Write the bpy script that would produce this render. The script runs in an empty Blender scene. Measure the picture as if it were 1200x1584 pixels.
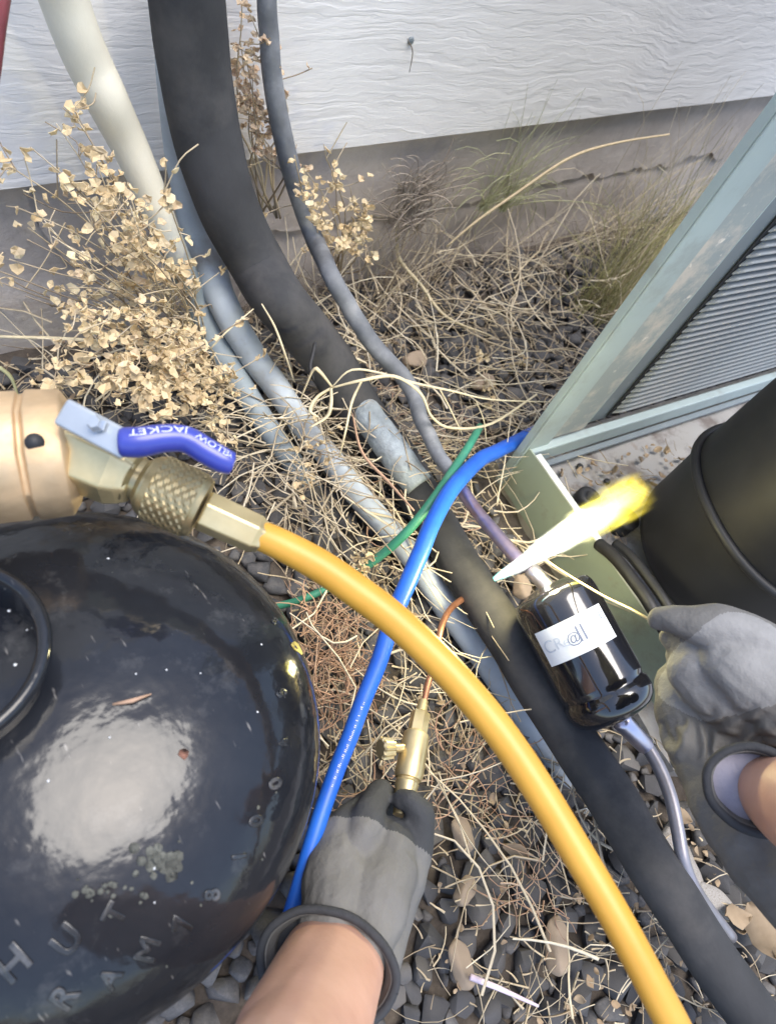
import bpy, bmesh, math, random
from mathutils import Vector, Matrix, noise
import numpy as np
random.seed(7); np.random.seed(7)
S = bpy.context.scene
COL = S.collection
# ------------------------------------------------------------------ camera
F_PX, CX, CY, CAM_H = 1000.0, 600.0, 792.0, 0.60
_d = Vector((-350, 658, F_PX)).normalized()
_x = Vector((1550, -692, F_PX)); _x = (_x - _x.dot(_d) * _d).normalized()
Zc = Vector((-_d.x, _d.y, _d.z)); Xc = Vector((_x.x, -_x.y, -_x.z)); Yc = Zc.cross(Xc)
RW = Matrix((Xc, Yc, Zc))
CAMP = Vector((0, 0, CAM_H))
cd = bpy.data.cameras.new('camera'); cam = bpy.data.objects.new('camera', cd); COL.objects.link(cam)
cam.matrix_world = Matrix.Translation(CAMP) @ RW.to_4x4()
cd.sensor_fit = 'VERTICAL'; cd.sensor_height = 36.0; cd.lens = 36.0 * F_PX / 1584.0
cd.clip_start = 0.01; cd.clip_end = 200
cd.dof.use_dof = True; cd.dof.focus_distance = 0.52; cd.dof.aperture_fstop = 9.0
S.camera = cam
# ------------------------------------------------------------------ light
w = bpy.data.worlds.new('World'); S.world = w; w.use_nodes = True
nt = w.node_tree; bgn = nt.nodes['Background']
sky = nt.nodes.new('ShaderNodeTexSky'); sky.sky_type = 'NISHITA'; sky.sun_disc = False
SUN_DIR = Vector((0.09, -0.17, 0.975)).normalized()      # points at the light
sky.sun_elevation = math.asin(SUN_DIR.z); sky.sun_rotation = math.atan2(SUN_DIR.x, SUN_DIR.y)
sky.air_density = 1.0; sky.dust_density = 2.0
nt.links.new(sky.outputs[0], bgn.inputs[0]); bgn.inputs[1].default_value = 0.15
sl = bpy.data.lights.new('sun', 'SUN'); so = bpy.data.objects.new('sun', sl); COL.objects.link(so)
sl.energy = 1.5; sl.angle = math.radians(38); sl.color = (1.0, 0.95, 0.87)
so.rotation_euler = SUN_DIR.to_track_quat('Z', 'Y').to_euler()
S.view_settings.view_transform = 'Standard'; S.view_settings.look = 'None'
S.view_settings.exposure = 1.30; S.view_settings.gamma = 1.0; S.view_settings.use_curve_mapping = False

# ------------------------------------------------------------------ helpers
def ray(px, py):
    return RW @ Vector(((px - CX) / F_PX, -(py - CY) / F_PX, -1.0))
def at(px, py, z=0.0):
    r = ray(px, py); return CAMP + r * ((z - CAM_H) / r.z)
def aty(px, py, y):
    r = ray(px, py); return CAMP + r * (y / r.y)
def depth(p):
    q = RW.transposed() @ (Vector(p) - CAMP); return -q.z
def tag(o, label=None, cat=None, group=None, kind=None):
    if label: o['label'] = label
    if cat: o['category'] = cat
    if group: o['group'] = group
    if kind: o['kind'] = kind
    return o
def thing(name, label, cat, loc=(0, 0, 0), group=None):
    o = bpy.data.objects.new(name, None); o.empty_display_size = .02
    COL.objects.link(o); o.location = loc
    return tag(o, label, cat, group)
def link(name, me, mat=None, parent=None, smooth=True):
    o = bpy.data.objects.new(name, me); COL.objects.link(o)
    if mat is not None and not me.materials:
        for m in (mat if isinstance(mat, (list, tuple)) else [mat]): me.materials.append(m)
    if smooth and len(me.polygons): me.polygons.foreach_set('use_smooth', [True] * len(me.polygons))
    if parent is not None:
        o.parent = parent
        # a thing is an Empty at its base; a part mesh has identity world space, so a sub-part needs no offset
        o.matrix_parent_inverse = Matrix.Translation(-parent.location) if parent.type == 'EMPTY' else Matrix.Identity(4)
    return o
class MB:
    def __init__(s): s.v = []; s.f = []; s.mi = []
    def add(s, vs, fs, m=0):
        b = len(s.v); s.v += [tuple(p) for p in vs]; s.f += [tuple(i + b for i in f) for f in fs]; s.mi += [m] * len(fs)
    def box(s, o, ax, ay, az, m=0):
        o = Vector(o); c = [o + ax * i + ay * j + az * k for k in (0, 1) for j in (0, 1) for i in (0, 1)]
        s.add(c, [(0, 2, 3, 1), (4, 5, 7, 6), (0, 1, 5, 4), (2, 6, 7, 3), (0, 4, 6, 2), (1, 3, 7, 5)], m)
    def tube(s, pts, rad, seg=8, m=0, caps=True, squash=1.0):
        n = len(pts); pts = [Vector(p) for p in pts]
        t0 = (pts[1] - pts[0]).normalized(); nrm = t0.orthogonal().normalized()
        vs = []; fs = []
        for i in range(n):
            t = (pts[min(i + 1, n - 1)] - pts[max(i - 1, 0)])
            if t.length < 1e-9: t = t0
            t.normalize(); nrm = (nrm - nrm.dot(t) * t)
            if nrm.length < 1e-6: nrm = t.orthogonal()
            nrm.normalize(); b = t.cross(nrm)
            r = rad[i] if hasattr(rad, '__len__') else rad
            for k in range(seg):
                a = 2 * math.pi * k / seg
                vs.append(pts[i] + (nrm * math.cos(a) + b * math.sin(a) * squash) * r)
        for i in range(n - 1):
            for k in range(seg):
                k2 = (k + 1) % seg
                fs.append((i * seg + k, i * seg + k2, (i + 1) * seg + k2, (i + 1) * seg + k))
        if caps:
            fs.append(tuple(range(seg))[::-1]); fs.append(tuple((n - 1) * seg + k for k in range(seg)))
        s.add(vs, fs, m)
    def mesh(s, name='mesh'):
        me = bpy.data.meshes.new(name); me.from_pydata(s.v, [], s.f); me.update()
        if any(s.mi): me.polygons.foreach_set('material_index', s.mi)
        return me
    def build(s, name, mat, parent=None, smooth=True):
        return link(name, s.mesh(name), mat, parent, smooth)
def spline(pts, res=6):
    P = [Vector(p) for p in pts]
    if len(P) < 3: return [P[0].lerp(P[-1], i / res) for i in range(res + 1)]
    Q = [P[0] * 2 - P[1]] + P + [P[-1] * 2 - P[-2]]
    out = []
    for i in range(1, len(Q) - 2):
        for j in range(res):
            t = j / res; a, b, c, d = Q[i - 1], Q[i], Q[i + 1], Q[i + 2]
            out.append(0.5 * ((2 * b) + (c - a) * t + (2 * a - 5 * b + 4 * c - d) * t * t + (3 * b - a - 3 * c + d) * t ** 3))
    out.append(P[-1]); return out
def sp1(vals, res=6):
    return [v.x for v in spline([(v, 0, 0) for v in vals], res)]
def pxtube(path, res=6):
    """(px, py, z, width_px) -> smooth 3D path and radii"""
    P = [at(a, b, z) for a, b, z, w_ in path]
    R = [w_ * depth(p) / F_PX / 2 for p, (a, b, z, w_) in zip(P, path)]
    return spline(P, res), sp1(R, res)
def jitter_path(P, amp, freq, seed=0):
    return [p + Vector(noise.noise_vector(p * freq + Vector((seed, 0, 0)))) * amp for p in P]
def lathe(mb, axis_o, axis_d, prof, seg=32, m=0, ridge=None):
    """prof: list of (distance along axis, radius)"""
    d = Vector(axis_d).normalized(); a = d.orthogonal().normalized(); b = d.cross(a); o = Vector(axis_o)
    vs = []; fs = []
    for i, (h, r) in enumerate(prof):
        for k in range(seg):
            t = 2 * math.pi * k / seg
            rr = r * (1 + (ridge(i, k) if ridge else 0))
            vs.append(o + d * h + (a * math.cos(t) + b * math.sin(t)) * rr)
    for i in range(len(prof) - 1):
        for k in range(seg):
            k2 = (k + 1) % seg; fs.append((i * seg + k, i * seg + k2, (i + 1) * seg + k2, (i + 1) * seg + k))
    fs.append(tuple(range(seg))[::-1]); fs.append(tuple((len(prof) - 1) * seg + k for k in range(seg)))
    mb.add(vs, fs, m)
def sharp(o, ang=35):
    me = o.data
    try: me.set_sharp_from_angle(angle=math.radians(ang))
    except Exception: pass
    return o
def bevel(o, wd, seg=2):
    m = o.modifiers.new('bevel', 'BEVEL'); m.width = wd; m.segments = seg; m.limit_method = 'ANGLE'; m.angle_limit = math.radians(40); return o

# ------------------------------------------------------------------ materials
class NM:
    def __init__(s, name):
        s.m = bpy.data.materials.new(name); s.m.use_nodes = True; s.nt = s.m.node_tree; s.n = s.nt.nodes; s.b = s.n['Principled BSDF']
        s.tc = s.n.new('ShaderNodeTexCoord')
    def node(s, t, **kw):
        x = s.n.new(t)
        for k, v in kw.items(): setattr(x, k, v)
        return x
    def L(s, a, b): s.nt.links.new(a, b)
    def vec(s, scale=(1, 1, 1), out='Object', rot=(0, 0, 0)):
        mp = s.node('ShaderNodeMapping'); mp.inputs['Scale'].default_value = scale; mp.inputs['Rotation'].default_value = rot
        s.L(s.tc.outputs[out], mp.inputs[0]); return mp.outputs[0]
    def noise(s, scale, detail=4, rough=.55, vec=None, dist=0):
        x = s.node('ShaderNodeTexNoise'); x.inputs['Scale'].default_value = scale; x.inputs['Detail'].default_value = detail
        x.inputs['Roughness'].default_value = rough; x.inputs['Distortion'].default_value = dist
        s.L(vec if vec is not None else s.tc.outputs['Object'], x.inputs['Vector']); return x.outputs['Fac']
    def ramp(s, fac, stops, interp='LINEAR'):
        r = s.node('ShaderNodeValToRGB'); e = r.color_ramp.elements; r.color_ramp.interpolation = interp
        while len(e) < len(stops): e.new(0.5)
        for el, (p, c) in zip(e, stops): el.position = p; el.color = tuple(c) + (1,) if len(c) == 3 else c
        s.L(fac, r.inputs[0]); return r.outputs[0]
    def mix(s, fac, a, b, mode='MIX'):
        x = s.node('ShaderNodeMix', data_type='RGBA', blend_type=mode)
        for k, v in ((0, fac), (6, a), (7, b)):
            if hasattr(v, 'links'): s.L(v, x.inputs[k])
            elif k == 0: x.inputs[0].default_value = v
            else: x.inputs[k].default_value = tuple(v) + (1,)
        return x.outputs[2]
    def math(s, op, a, b=None, c=None):
        x = s.node('ShaderNodeMath', operation=op)
        for i, v in enumerate((a, b, c)):
            if v is None: continue
            if hasattr(v, 'links'): s.L(v, x.inputs[i])
            else: x.inputs[i].default_value = v
        return x.outputs[0]
    def bump(s, h, strength=.3, dist=.002, prev=None):
        x = s.node('ShaderNodeBump'); x.inputs['Strength'].default_value = strength; x.inputs['Distance'].default_value = dist
        s.L(h, x.inputs['Height'])
        if prev is not None: s.L(prev, x.inputs['Normal'])
        s.L(x.outputs[0], s.b.inputs['Normal']); return x.outputs[0]
    def set(s, **kw):
        for k, v in kw.items():
            i = s.b.inputs[k.replace('_', ' ')]
            if hasattr(v, 'links'): s.L(v, i)
            else: i.default_value = tuple(v) + (1,) if isinstance(v, (tuple, list)) and len(v) == 3 and i.type == 'RGBA' else v
        return s
def simple(name, col, rough=.5, metal=0, var=.15, nscale=40, bump=.15, bdist=.001, dirt=None, dirt_amt=.5, dirt_scale=18, spec=.5, coat=0):
    k = NM(name); nz = k.noise(nscale, 5)
    c0 = tuple(min(1, x * (1 - var)) for x in col); c1 = tuple(min(1, x * (1 + var)) for x in col)
    c = k.ramp(nz, [(.3, c0), (.7, c1)])
    if dirt:
        m = k.ramp(k.noise(dirt_scale, 6, .65), [(.5 - .0, (0, 0, 0)), (.5 + .2, (dirt_amt,) * 3)])
        c = k.mix(m, c, dirt)
    k.set(Base_Color=c, Roughness=rough, Metallic=metal); k.b.inputs['Specular IOR Level'].default_value = spec
    k.b.inputs['Coat Weight'].default_value = coat
    if bump: k.bump(k.noise(nscale * 4, 5), bump, bdist)
    return k.m
M = {}
# stone
def stone_mat(name, cols, dust=(.30, .27, .24), damt=.35):
    k = NM(name); g = k.node('ShaderNodeNewGeometry'); oi = k.node('ShaderNodeObjectInfo')
    r = k.math('FRACT', k.math('ADD', g.outputs['Random Per Island'], oi.outputs['Random']))
    n = len(cols); c = k.ramp(r, [(i / max(1, n - 1), cols[i]) for i in range(n)])
    c = k.mix(k.ramp(k.noise(90, 5, .7), [(.45, (0, 0, 0)), (.75, (damt,) * 3)]), c, dust)
    c = k.mix(k.ramp(k.noise(600, 3), [(.3, (0, 0, 0)), (.8, (.35,) * 3)]), c, (.02, .02, .022))
    k.set(Base_Color=c, Roughness=.88); k.bump(k.noise(260, 6, .7), .5, .0015); return k.m
M['stone'] = stone_mat('basalt gravel', [(.055, .057, .064), (.080, .082, .088), (.105, .105, .110), (.068, .069, .076), (.15, .143, .137), (.060, .063, .072)])
M['tan_stone'] = stone_mat('tan pebble', [(.36, .28, .20), (.42, .32, .23), (.30, .24, .18)], (.5, .42, .34), .3)
# soil
k = NM('soil'); c = k.ramp(k.noise(35, 8, .7), [(.3, (.045, .038, .032)), (.55, (.11, .09, .073)), (.75, (.19, .155, .12))])
k.set(Base_Color=c, Roughness=.95); k.bump(k.noise(220, 8, .75), .8, .004); M['soil'] = k.m
# siding
k = NM('painted wood-grain siding')
v = k.vec((1.6, 1, 16)); wv = k.node('ShaderNodeTexWave', wave_type='BANDS', bands_direction='Z', wave_profile='SAW')
wv.inputs['Scale'].default_value = 1.35; wv.inputs['Distortion'].default_value = 0
big = k.noise(3.2, 2, .5, k.vec((1.0, 1, 2.2)))
sep = k.node('ShaderNodeSeparateXYZ'); k.L(k.tc.outputs['Object'], sep.inputs[0])
comb = k.node('ShaderNodeCombineXYZ')
zz = k.math('ADD', k.math('MULTIPLY', sep.outputs[2], 120.0), k.math('MULTIPLY', big, 10.0))
zz = k.math('ADD', zz, k.math('MULTIPLY', k.noise(16, 3, .6, k.vec((1, 1, 4))), 3.4))
k.L(zz, comb.inputs[2]); k.L(k.math('MULTIPLY', sep.outputs[0], 7.0), comb.inputs[0])
gr = k.noise(1.0, 3, .55, comb.outputs[0])
c = k.ramp(k.noise(7, 5, .6), [(.35, (.75, .735, .715)), (.7, (.83, .815, .795))])
c = k.mix(k.ramp(gr, [(.30, (.35,) * 3), (.46, (0, 0, 0))]), c, (.62, .61, .60))
c = k.mix(k.ramp(k.noise(130, 5, .8), [(.66, (0, 0, 0)), (.76, (.6,) * 3)]), c, (.42, .36, .30))
k.set(Base_Color=c, Roughness=.55)
bn = k.bump(gr, .42, .003); k.bump(k.noise(300, 4), .15, .001, bn); M['siding'] = k.m
# foundation
k = NM('foundation concrete'); c = k.ramp(k.noise(9, 8, .65), [(.3, (.42, .37, .33)), (.55, (.55, .49, .44)), (.75, (.62, .57, .52))])
c = k.mix(k.ramp(k.noise(45, 6, .75), [(.58, (0, 0, 0)), (.72, (.55,) * 3)]), c, (.24, .21, .185))
k.set(Base_Color=c, Roughness=.93); bn = k.bump(k.noise(14, 6, .6), .5, .01); k.bump(k.noise(160, 6, .7), .45, .002, bn); M['found'] = k.m
M['concrete'] = simple('pad concrete', (.36, .34, .315), .92, var=.22, nscale=22, bump=.5, bdist=.002, dirt=(.16, .13, .10), dirt_amt=.7)
M['foam'] = simple('black foam insulation', (.040, .041, .044), .88, var=.2, nscale=25, bump=.35, bdist=.0012, dirt=(.12, .112, .105), dirt_amt=.5, dirt_scale=9, spec=.35)
M['pvc'] = simple('dusty grey pvc', (.42, .47, .51), .75, var=.22, nscale=16, bump=.3, bdist=.001, dirt=(.27, .245, .21), dirt_amt=.9, dirt_scale=14)
# pvc, grey low down and cream higher up, with a noisy boundary
k = NM('grey pvc turning cream upward'); sep = k.node('ShaderNodeSeparateXYZ'); k.L(k.tc.outputs['Object'], sep.inputs[0])
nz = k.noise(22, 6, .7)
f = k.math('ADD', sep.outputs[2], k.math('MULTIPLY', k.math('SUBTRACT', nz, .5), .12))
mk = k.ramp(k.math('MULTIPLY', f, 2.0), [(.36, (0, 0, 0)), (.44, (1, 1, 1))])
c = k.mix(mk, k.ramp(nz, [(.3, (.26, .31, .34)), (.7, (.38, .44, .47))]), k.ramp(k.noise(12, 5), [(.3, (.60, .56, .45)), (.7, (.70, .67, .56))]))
k.set(Base_Color=c, Roughness=.7); k.bump(k.noise(200, 5, .7), .3, .001); M['pvc_cream_top'] = k.m
M['line'] = simple('weathered grey line', (.165, .175, .19), .65, var=.35, nscale=30, bump=.4, bdist=.0012, dirt=(.30, .30, .31), dirt_amt=.6, dirt_scale=30)
M['teal_pipe'] = simple('flaking blue-grey paint', (.29, .33, .35), .8, var=.3, nscale=50, bump=.8, bdist=.002, dirt=(.19, .175, .15), dirt_amt=.9, dirt_scale=26)
# heat-coloured copper / steel
k = NM('heat tinted copper'); c = k.ramp(k.noise(28, 3), [(.25, (.30, .17, .15)), (.42, (.36, .30, .42)), (.55, (.25, .22, .38)), (.7, (.55, .42, .34))])
k.set(Base_Color=c, Roughness=.34, Metallic=.9); k.bump(k.noise(200, 4), .15, .0006); M['heat'] = k.m
k = NM('dull copper'); c = k.ramp(k.noise(35, 5), [(.3, (.28, .12, .07)), (.7, (.62, .30, .18))]); k.set(Base_Color=c, Roughness=.45, Metallic=.8); M['copper'] = k.m
k = NM('satin steel stub'); c = k.ramp(k.noise(40, 3), [(.3, (.42, .42, .55)), (.55, (.55, .52, .62)), (.75, (.36, .38, .58))]); k.set(Base_Color=c, Roughness=.3, Metallic=.95); k.bump(k.noise(150, 4), .2, .0006); M['steel'] = k.m
# brass
def brass(name, c0, c1, rough=.33, bmp=.12):
    k = NM(name); c = k.ramp(k.noise(22, 5, .6), [(.3, c0), (.7, c1)]); k.set(Base_Color=c, Metallic=.78)
    k.L(k.ramp(k.noise(60, 5), [(.3, (rough * .8,) * 3), (.7, (rough * 1.35,) * 3)]), k.b.inputs['Roughness']); k.bump(k.noise(240, 4), bmp, .0006); return k.m
M['brass'] = brass('brass', (.50, .39, .19), (.74, .61, .34), .34)
M['brass_dull'] = brass('dull bronze body', (.50, .36, .21), (.68, .51, .32), .58, .3)
M['brass_dark'] = brass('oiled brass nut', (.27, .21, .11), (.46, .38, .21), .32)
M['zinc'] = simple('zinc plated lever', (.46, .50, .54), .38, metal=.6, var=.1, nscale=30, bump=.1)
M['blue_vinyl'] = simple('blue vinyl grip', (.035, .05, .30), .32, var=.15, nscale=30, bump=.08, coat=.2)
M['white_ink'] = simple('white ink', (.62, .64, .78), .6, var=.12, nscale=200, bump=0)
# hose
k = NM('yellow rubber hose'); c = k.ramp(k.noise(14, 4), [(.3, (.50, .26, .03)), (.7, (.63, .35, .055))]); 
c = k.mix(k.ramp(k.noise(60, 6, .7), [(.6, (0, 0, 0)), (.8, (.3,) * 3)]), c, (.50, .30, .08))
k.set(Base_Color=c, Roughness=.42); k.bump(k.noise(300, 3), .12, .0006); M['hose'] = k.m
k = NM('blue nylon tube'); c = k.ramp(k.noise(20, 4), [(.3, (.010, .085, .46)), (.7, (.022, .14, .62))]); 
c = k.mix(k.ramp(k.noise(55, 6, .7), [(.6, (0, 0, 0)), (.8, (.25,) * 3)]), c, (.10, .13, .2))
k.set(Base_Color=c, Roughness=.4); M['blue'] = k.m
M['green'] = simple('green wire jacket', (.035, .21, .13), .5, var=.25, nscale=30, bump=.1, dirt=(.13, .22, .17), dirt_amt=.4)
M['red_rubber'] = simple('dark red rubber', (.12, .018, .022), .45, var=.2, nscale=30)
# tank
k = NM('glossy black tank paint'); c = k.ramp(k.noise(14, 6, .65), [(.3, (.008, .009, .012)), (.7, (.017, .019, .023))])
dz = k.ramp(k.noise(30, 7, .72, k.vec((1, 1, .6))), [(.56, (0, 0, 0)), (.74, (.42,) * 3)])
c = k.mix(dz, c, (.10, .10, .10))
sc = k.ramp(k.noise(120, 3, .5, k.vec((3.2, .5, 1), rot=(0, 0, .8))), [(.70, (0, 0, 0)), (.76, (.7,) * 3)])
c = k.mix(sc, c, (.20, .19, .18))
k.set(Base_Color=c); k.L(k.ramp(k.noise(26, 6, .7), [(.35, (.07,) * 3), (.7, (.2,) * 3)]), k.b.inputs['Roughness'])
k.b.inputs['Coat Weight'].default_value = .12; k.b.inputs['Coat Roughness'].default_value = .06; k.b.inputs['Specular IOR Level'].default_value = .34
bn = k.bump(k.noise(26, 3, .5), .35, .004); bn = k.bump(k.noise(150, 2, .5), .16, .001, bn); k.L(bn, k.b.inputs['Coat Normal']); M['tank'] = k.m
M['emboss'] = simple('rubbed black paint on raised letters', (.022, .024, .027), .24, var=.6, nscale=60, bump=.2, bdist=.0006, dirt=(.16, .155, .15), dirt_amt=.55, dirt_scale=60, coat=.3)
M['black_gloss'] = simple('gloss black enamel', (.010, .010, .013), .12, var=.3, nscale=20, bump=.10, bdist=.0008, coat=.8, spec=.6)
M['black_worn'] = simple('satin black compressor shell', (.016, .016, .018), .55, var=.4, nscale=12, bump=.12, bdist=.001, dirt=(.035, .032, .028), dirt_amt=.5, dirt_scale=10)
M['rubber'] = simple('black rubber', (.02, .02, .022), .6, var=.2)
M['rust_rim'] = simple('rubbed rim', (.26, .18, .15), .5, var=.3, nscale=60)
M['label'] = simple('white paper label', (.74, .77, .80), .45, var=.04, nscale=30, bump=.03)
M['ink'] = simple('grey ink', (.17, .20, .29), .6, var=.15, bump=0)
M['faint_ink'] = simple('faded ink', (.50, .55, .63), .6, var=.15, bump=0)
# cabinet paint
def paint(name, col, dirt, amt=.8, lo=.52):
    k = NM(name); c = k.ramp(k.noise(9, 5), [(.3, tuple(x * .9 for x in col)), (.7, tuple(x * 1.08 for x in col))])
    m = k.ramp(k.noise(16, 8, .72), [(lo, (0, 0, 0)), (lo + .13, (amt,) * 3)]); c = k.mix(m, c, dirt)
    m2 = k.ramp(k.noise(48, 6, .7), [(.62, (0, 0, 0)), (.69, (amt * .8,) * 3)]); c = k.mix(m2, c, tuple(min(1, x * 1.6) for x in dirt))
    k.set(Base_Color=c, Roughness=.5); k.bump(k.noise(90, 6, .7), .25, .0012); return k.m
M['cab_light'] = paint('pale blue-green cabinet paint', (.33, .40, .40), (.24, .26, .25), .5, .52)
M['cab_dirty'] = paint('weathered cabinet flange', (.27, .305, .30), (.50, .46, .40), .95, .46)
M['cab_dark'] = paint('blue-grey inner sheet', (.17, .20, .215), (.24, .24, .24), .35, .6)
M['cab_green'] = paint('sage green base paint', (.30, .355, .285), (.20, .19, .15), .5, .55)
M['cab_floor'] = paint('silted base pan', (.30, .29, .275), (.14, .115, .10), .95, .47)
M['louvre'] = paint('dusty louvre paint', (.27, .285, .28), (.36, .34, .31), .6, .48)
M['bare_edge'] = simple('bare sheet edge', (.55, .58, .56), .45, var=.1, nscale=60)
# vegetation
def straw_mat(name, cols, rough=.75, sub=0.0):
    k = NM(name); g = k.node('ShaderNodeNewGeometry'); oi = k.node('ShaderNodeObjectInfo'); n = len(cols)
    r = k.math('FRACT', k.math('ADD', g.outputs['Random Per Island'], oi.outputs['Random']))
    c = k.ramp(r, [(i / (n - 1), cols[i]) for i in range(n)])
    c = k.mix(k.ramp(k.noise(150, 4), [(.35, (0, 0, 0)), (.75, (.4,) * 3)]), c, tuple(x * .55 for x in cols[0]))
    k.set(Base_Color=c, Roughness=rough)
    if sub:
        tr = k.node('ShaderNodeBsdfTranslucent'); k.L(c, tr.inputs[0]); mx = k.node('ShaderNodeMixShader'); mx.inputs[0].default_value = sub
        out = k.n['Material Output']; k.L(k.b.outputs[0], mx.inputs[1]); k.L(tr.outputs[0], mx.inputs[2]); k.L(mx.outputs[0], out.inputs[0])
    return k.m
M['straw'] = straw_mat('dry straw', [(.50, .40, .25), (.62, .51, .34), (.34, .265, .18), (.22, .17, .12), (.68, .59, .43), (.42, .335, .225)])
M['pale_straw'] = straw_mat('pale straw', [(.64, .55, .36), (.70, .62, .42), (.58, .48, .30)])
M['long_straw'] = straw_mat('long bleached straw', [(.60, .50, .33), (.72, .63, .46), (.50, .41, .28), (.80, .72, .55), (.42, .34, .24)])
M['red_straw'] = straw_mat('rusty straw', [(.42, .25, .16), (.52, .34, .22), (.34, .20, .13), (.56, .42, .30)])
M['dead'] = straw_mat('dead grey-brown weed', [(.27, .23, .185), (.36, .30, .245), (.19, .155, .125), (.46, .41, .34)])
M['pod'] = straw_mat('papery seed pod', [(.80, .63, .37), (.84, .70, .45), (.68, .53, .31), (.86, .76, .52), (.74, .58, .38)], .7, .3)
M['pod_pink'] = straw_mat('pinkish papery pod', [(.80, .62, .43), (.84, .70, .50), (.70, .52, .37)], .7, .3)
M['grass_y'] = straw_mat('yellow green grass', [(.42, .40, .17), (.50, .46, .23), (.34, .36, .14), (.56, .48, .27), (.50, .42, .25)], .7, .15)
M['grass_g'] = straw_mat('fading green grass', [(.44, .44, .25), (.50, .48, .30), (.36, .38, .2)], .7, .15)
M['leaf'] = straw_mat('dry brown leaf', [(.36, .26, .16), (.28, .21, .14), (.46, .35, .23), (.22, .17, .12)], .8, .1)
# gloves, skin
def fabric(name, col, sc=900, rough=.8):
    k = NM(name); c = k.ramp(k.noise(20, 5, .6), [(.3, tuple(x * .82 for x in col)), (.7, tuple(x * 1.12 for x in col))])
    k.set(Base_Color=c, Roughness=rough); k.b.inputs['Specular IOR Level'].default_value = .35
    bn = k.bump(k.noise(45, 4, .55), .55, .006); k.bump(k.noise(sc, 3), .25, .0007, bn); return k.m
M['glove'] = fabric('grey glove cloth', (.150, .147, .140))
M['glove_dark'] = fabric('charcoal glove finger coating', (.048, .050, .053))
M['glove_pad'] = fabric('light grey glove pad', (.235, .235, .232))
M['cuff'] = fabric('dark cuff binding', (.035, .037, .042))
M['lining'] = fabric('pale glove lining', (.33, .31, .36))
k = NM('skin'); c = k.ramp(k.noise(18, 5, .6), [(.3, (.50, .28, .20)), (.55, (.60, .36, .265)), (.75, (.66, .42, .32))])
k.set(Base_Color=c, Roughness=.5); k.b.inputs['Subsurface Weight'].default_value = .12; k.b.inputs['Subsurface Radius'].default_value = (.6, .25, .12); k.b.inputs['Subsurface Scale'].default_value = .006
bn = k.bump(k.noise(90, 4, .5), .15, .002); k.bump(k.noise(700, 4, .6), .18, .0006, bn); M['skin'] = k.m

# ------------------------------------------------------------------ ground
def gz(x, y):
    return (noise.noise(Vector((x * 7, y * 7, 0))) * .007 + noise.noise(Vector((x * 23, y * 23, 3))) * .003)
mb = MB(); n = 170; x0, x1, y0, y1 = -.6, 2.2, -1.0, .75
for j in range(n + 1):
    for i in range(n + 1):
        x = x0 + (x1 - x0) * i / n; y = y0 + (y1 - y0) * j / n
        e = min(1, min(x - x0, x1 - x, y - y0, y1 - y) / .1)
        mb.v.append((x, y, (gz(x, y) - .012) * e - .012 * (1 - e)))
for j in range(n):
    for i in range(n):
        a = j * (n + 1) + i; mb.f.append((a, a + 1, a + n + 2, a + n + 1)); mb.mi.append(0)
b0 = len(mb.v)
mb.v += [(-12, -12, -.02), (12, -12, -.02), (12, 12, -.02), (-12, 12, -.02)]
c4 = [0, n, (n + 1) * (n + 1) - 1, (n + 1) * n]
# outer apron joined to the fine patch's border
border = [[i for i in range(n + 1)], [i * (n + 1) + n for i in range(n + 1)], [(n + 1) * n + n - i for i in range(n + 1)], [(n - i) * (n + 1) for i in range(n + 1)]]
for s_, bl in enumerate(border):
    A, B = b0 + s_, b0 + (s_ + 1) % 4
    mb.f.append(tuple([A, B] + bl[::-1])); mb.mi.append(0)
ground = mb.build('ground', M['soil']); tag(ground, kind='structure', label='dark soil under the gravel beside the house wall')

# ------------------------------------------------------------------ gravel
def stone_mesh(seed, elong=1.0):
    rnd = random.Random(seed); bm = bmesh.new()
    for _ in range(15):
        v = Vector((rnd.gauss(0, 1), rnd.gauss(0, 1), rnd.gauss(0, 1))).normalized() * rnd.uniform(.86, 1.05)
        bm.verts.new((v.x * elong, v.y * rnd.uniform(.80, .95), v.z * .68))
    r = bmesh.ops.convex_hull(bm, input=bm.verts[:])
    bmesh.ops.delete(bm, geom=[v for v in bm.verts if not v.link_faces], context='VERTS')
    bmesh.ops.subdivide_edges(bm, edges=bm.edges[:], cuts=1, use_grid_fill=True)
    bmesh.ops.smooth_vert(bm, verts=bm.verts[:], factor=.12, use_axis_x=True, use_axis_y=True, use_axis_z=True)
    bmesh.ops.triangulate(bm, faces=bm.faces[:])
    me = bpy.data.meshes.new('stone'); bm.to_mesh(me); bm.free()
    me.materials.append(M['stone']); me.polygons.foreach_set('use_smooth', [True] * len(me.polygons))
    try: me.set_sharp_from_angle(angle=math.radians(38))
    except Exception: pass
    return me
SM = [stone_mesh(100 + i, random.uniform(1.0, 1.22)) for i in range(14)]
TANK_C = Vector((-.003, .113, 0)); TANK_R = .1415
AO = Vector((.538, .20, 0)); AV = Vector((.102, .995, 0)).normalized(); AU = Vector((AV.y, -AV.x, 0))
def ag(a, b, z): return AO + AU * a + AV * b + Vector((0, 0, z))
def free(x, y):
    if (Vector((x, y, 0)) - TANK_C).length < TANK_R * .93: return False
    q = Vector((x, y, 0)) - AO
    if q.dot(AU) > -.028 and q.dot(AV) < .03: return False
    return y < .578
spots = []
tries = 0
cell = {}
def near(x, y, d):
    ix, iy = int(x // .03), int(y // .03)
    for a in (-1, 0, 1):
        for b in (-1, 0, 1):
            for (u_, v_, r_) in cell.get((ix + a, iy + b), ()):
                if (u_ - x) ** 2 + (v_ - y) ** 2 < ((r_ + d) * .68) ** 2: return True
    return False
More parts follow.
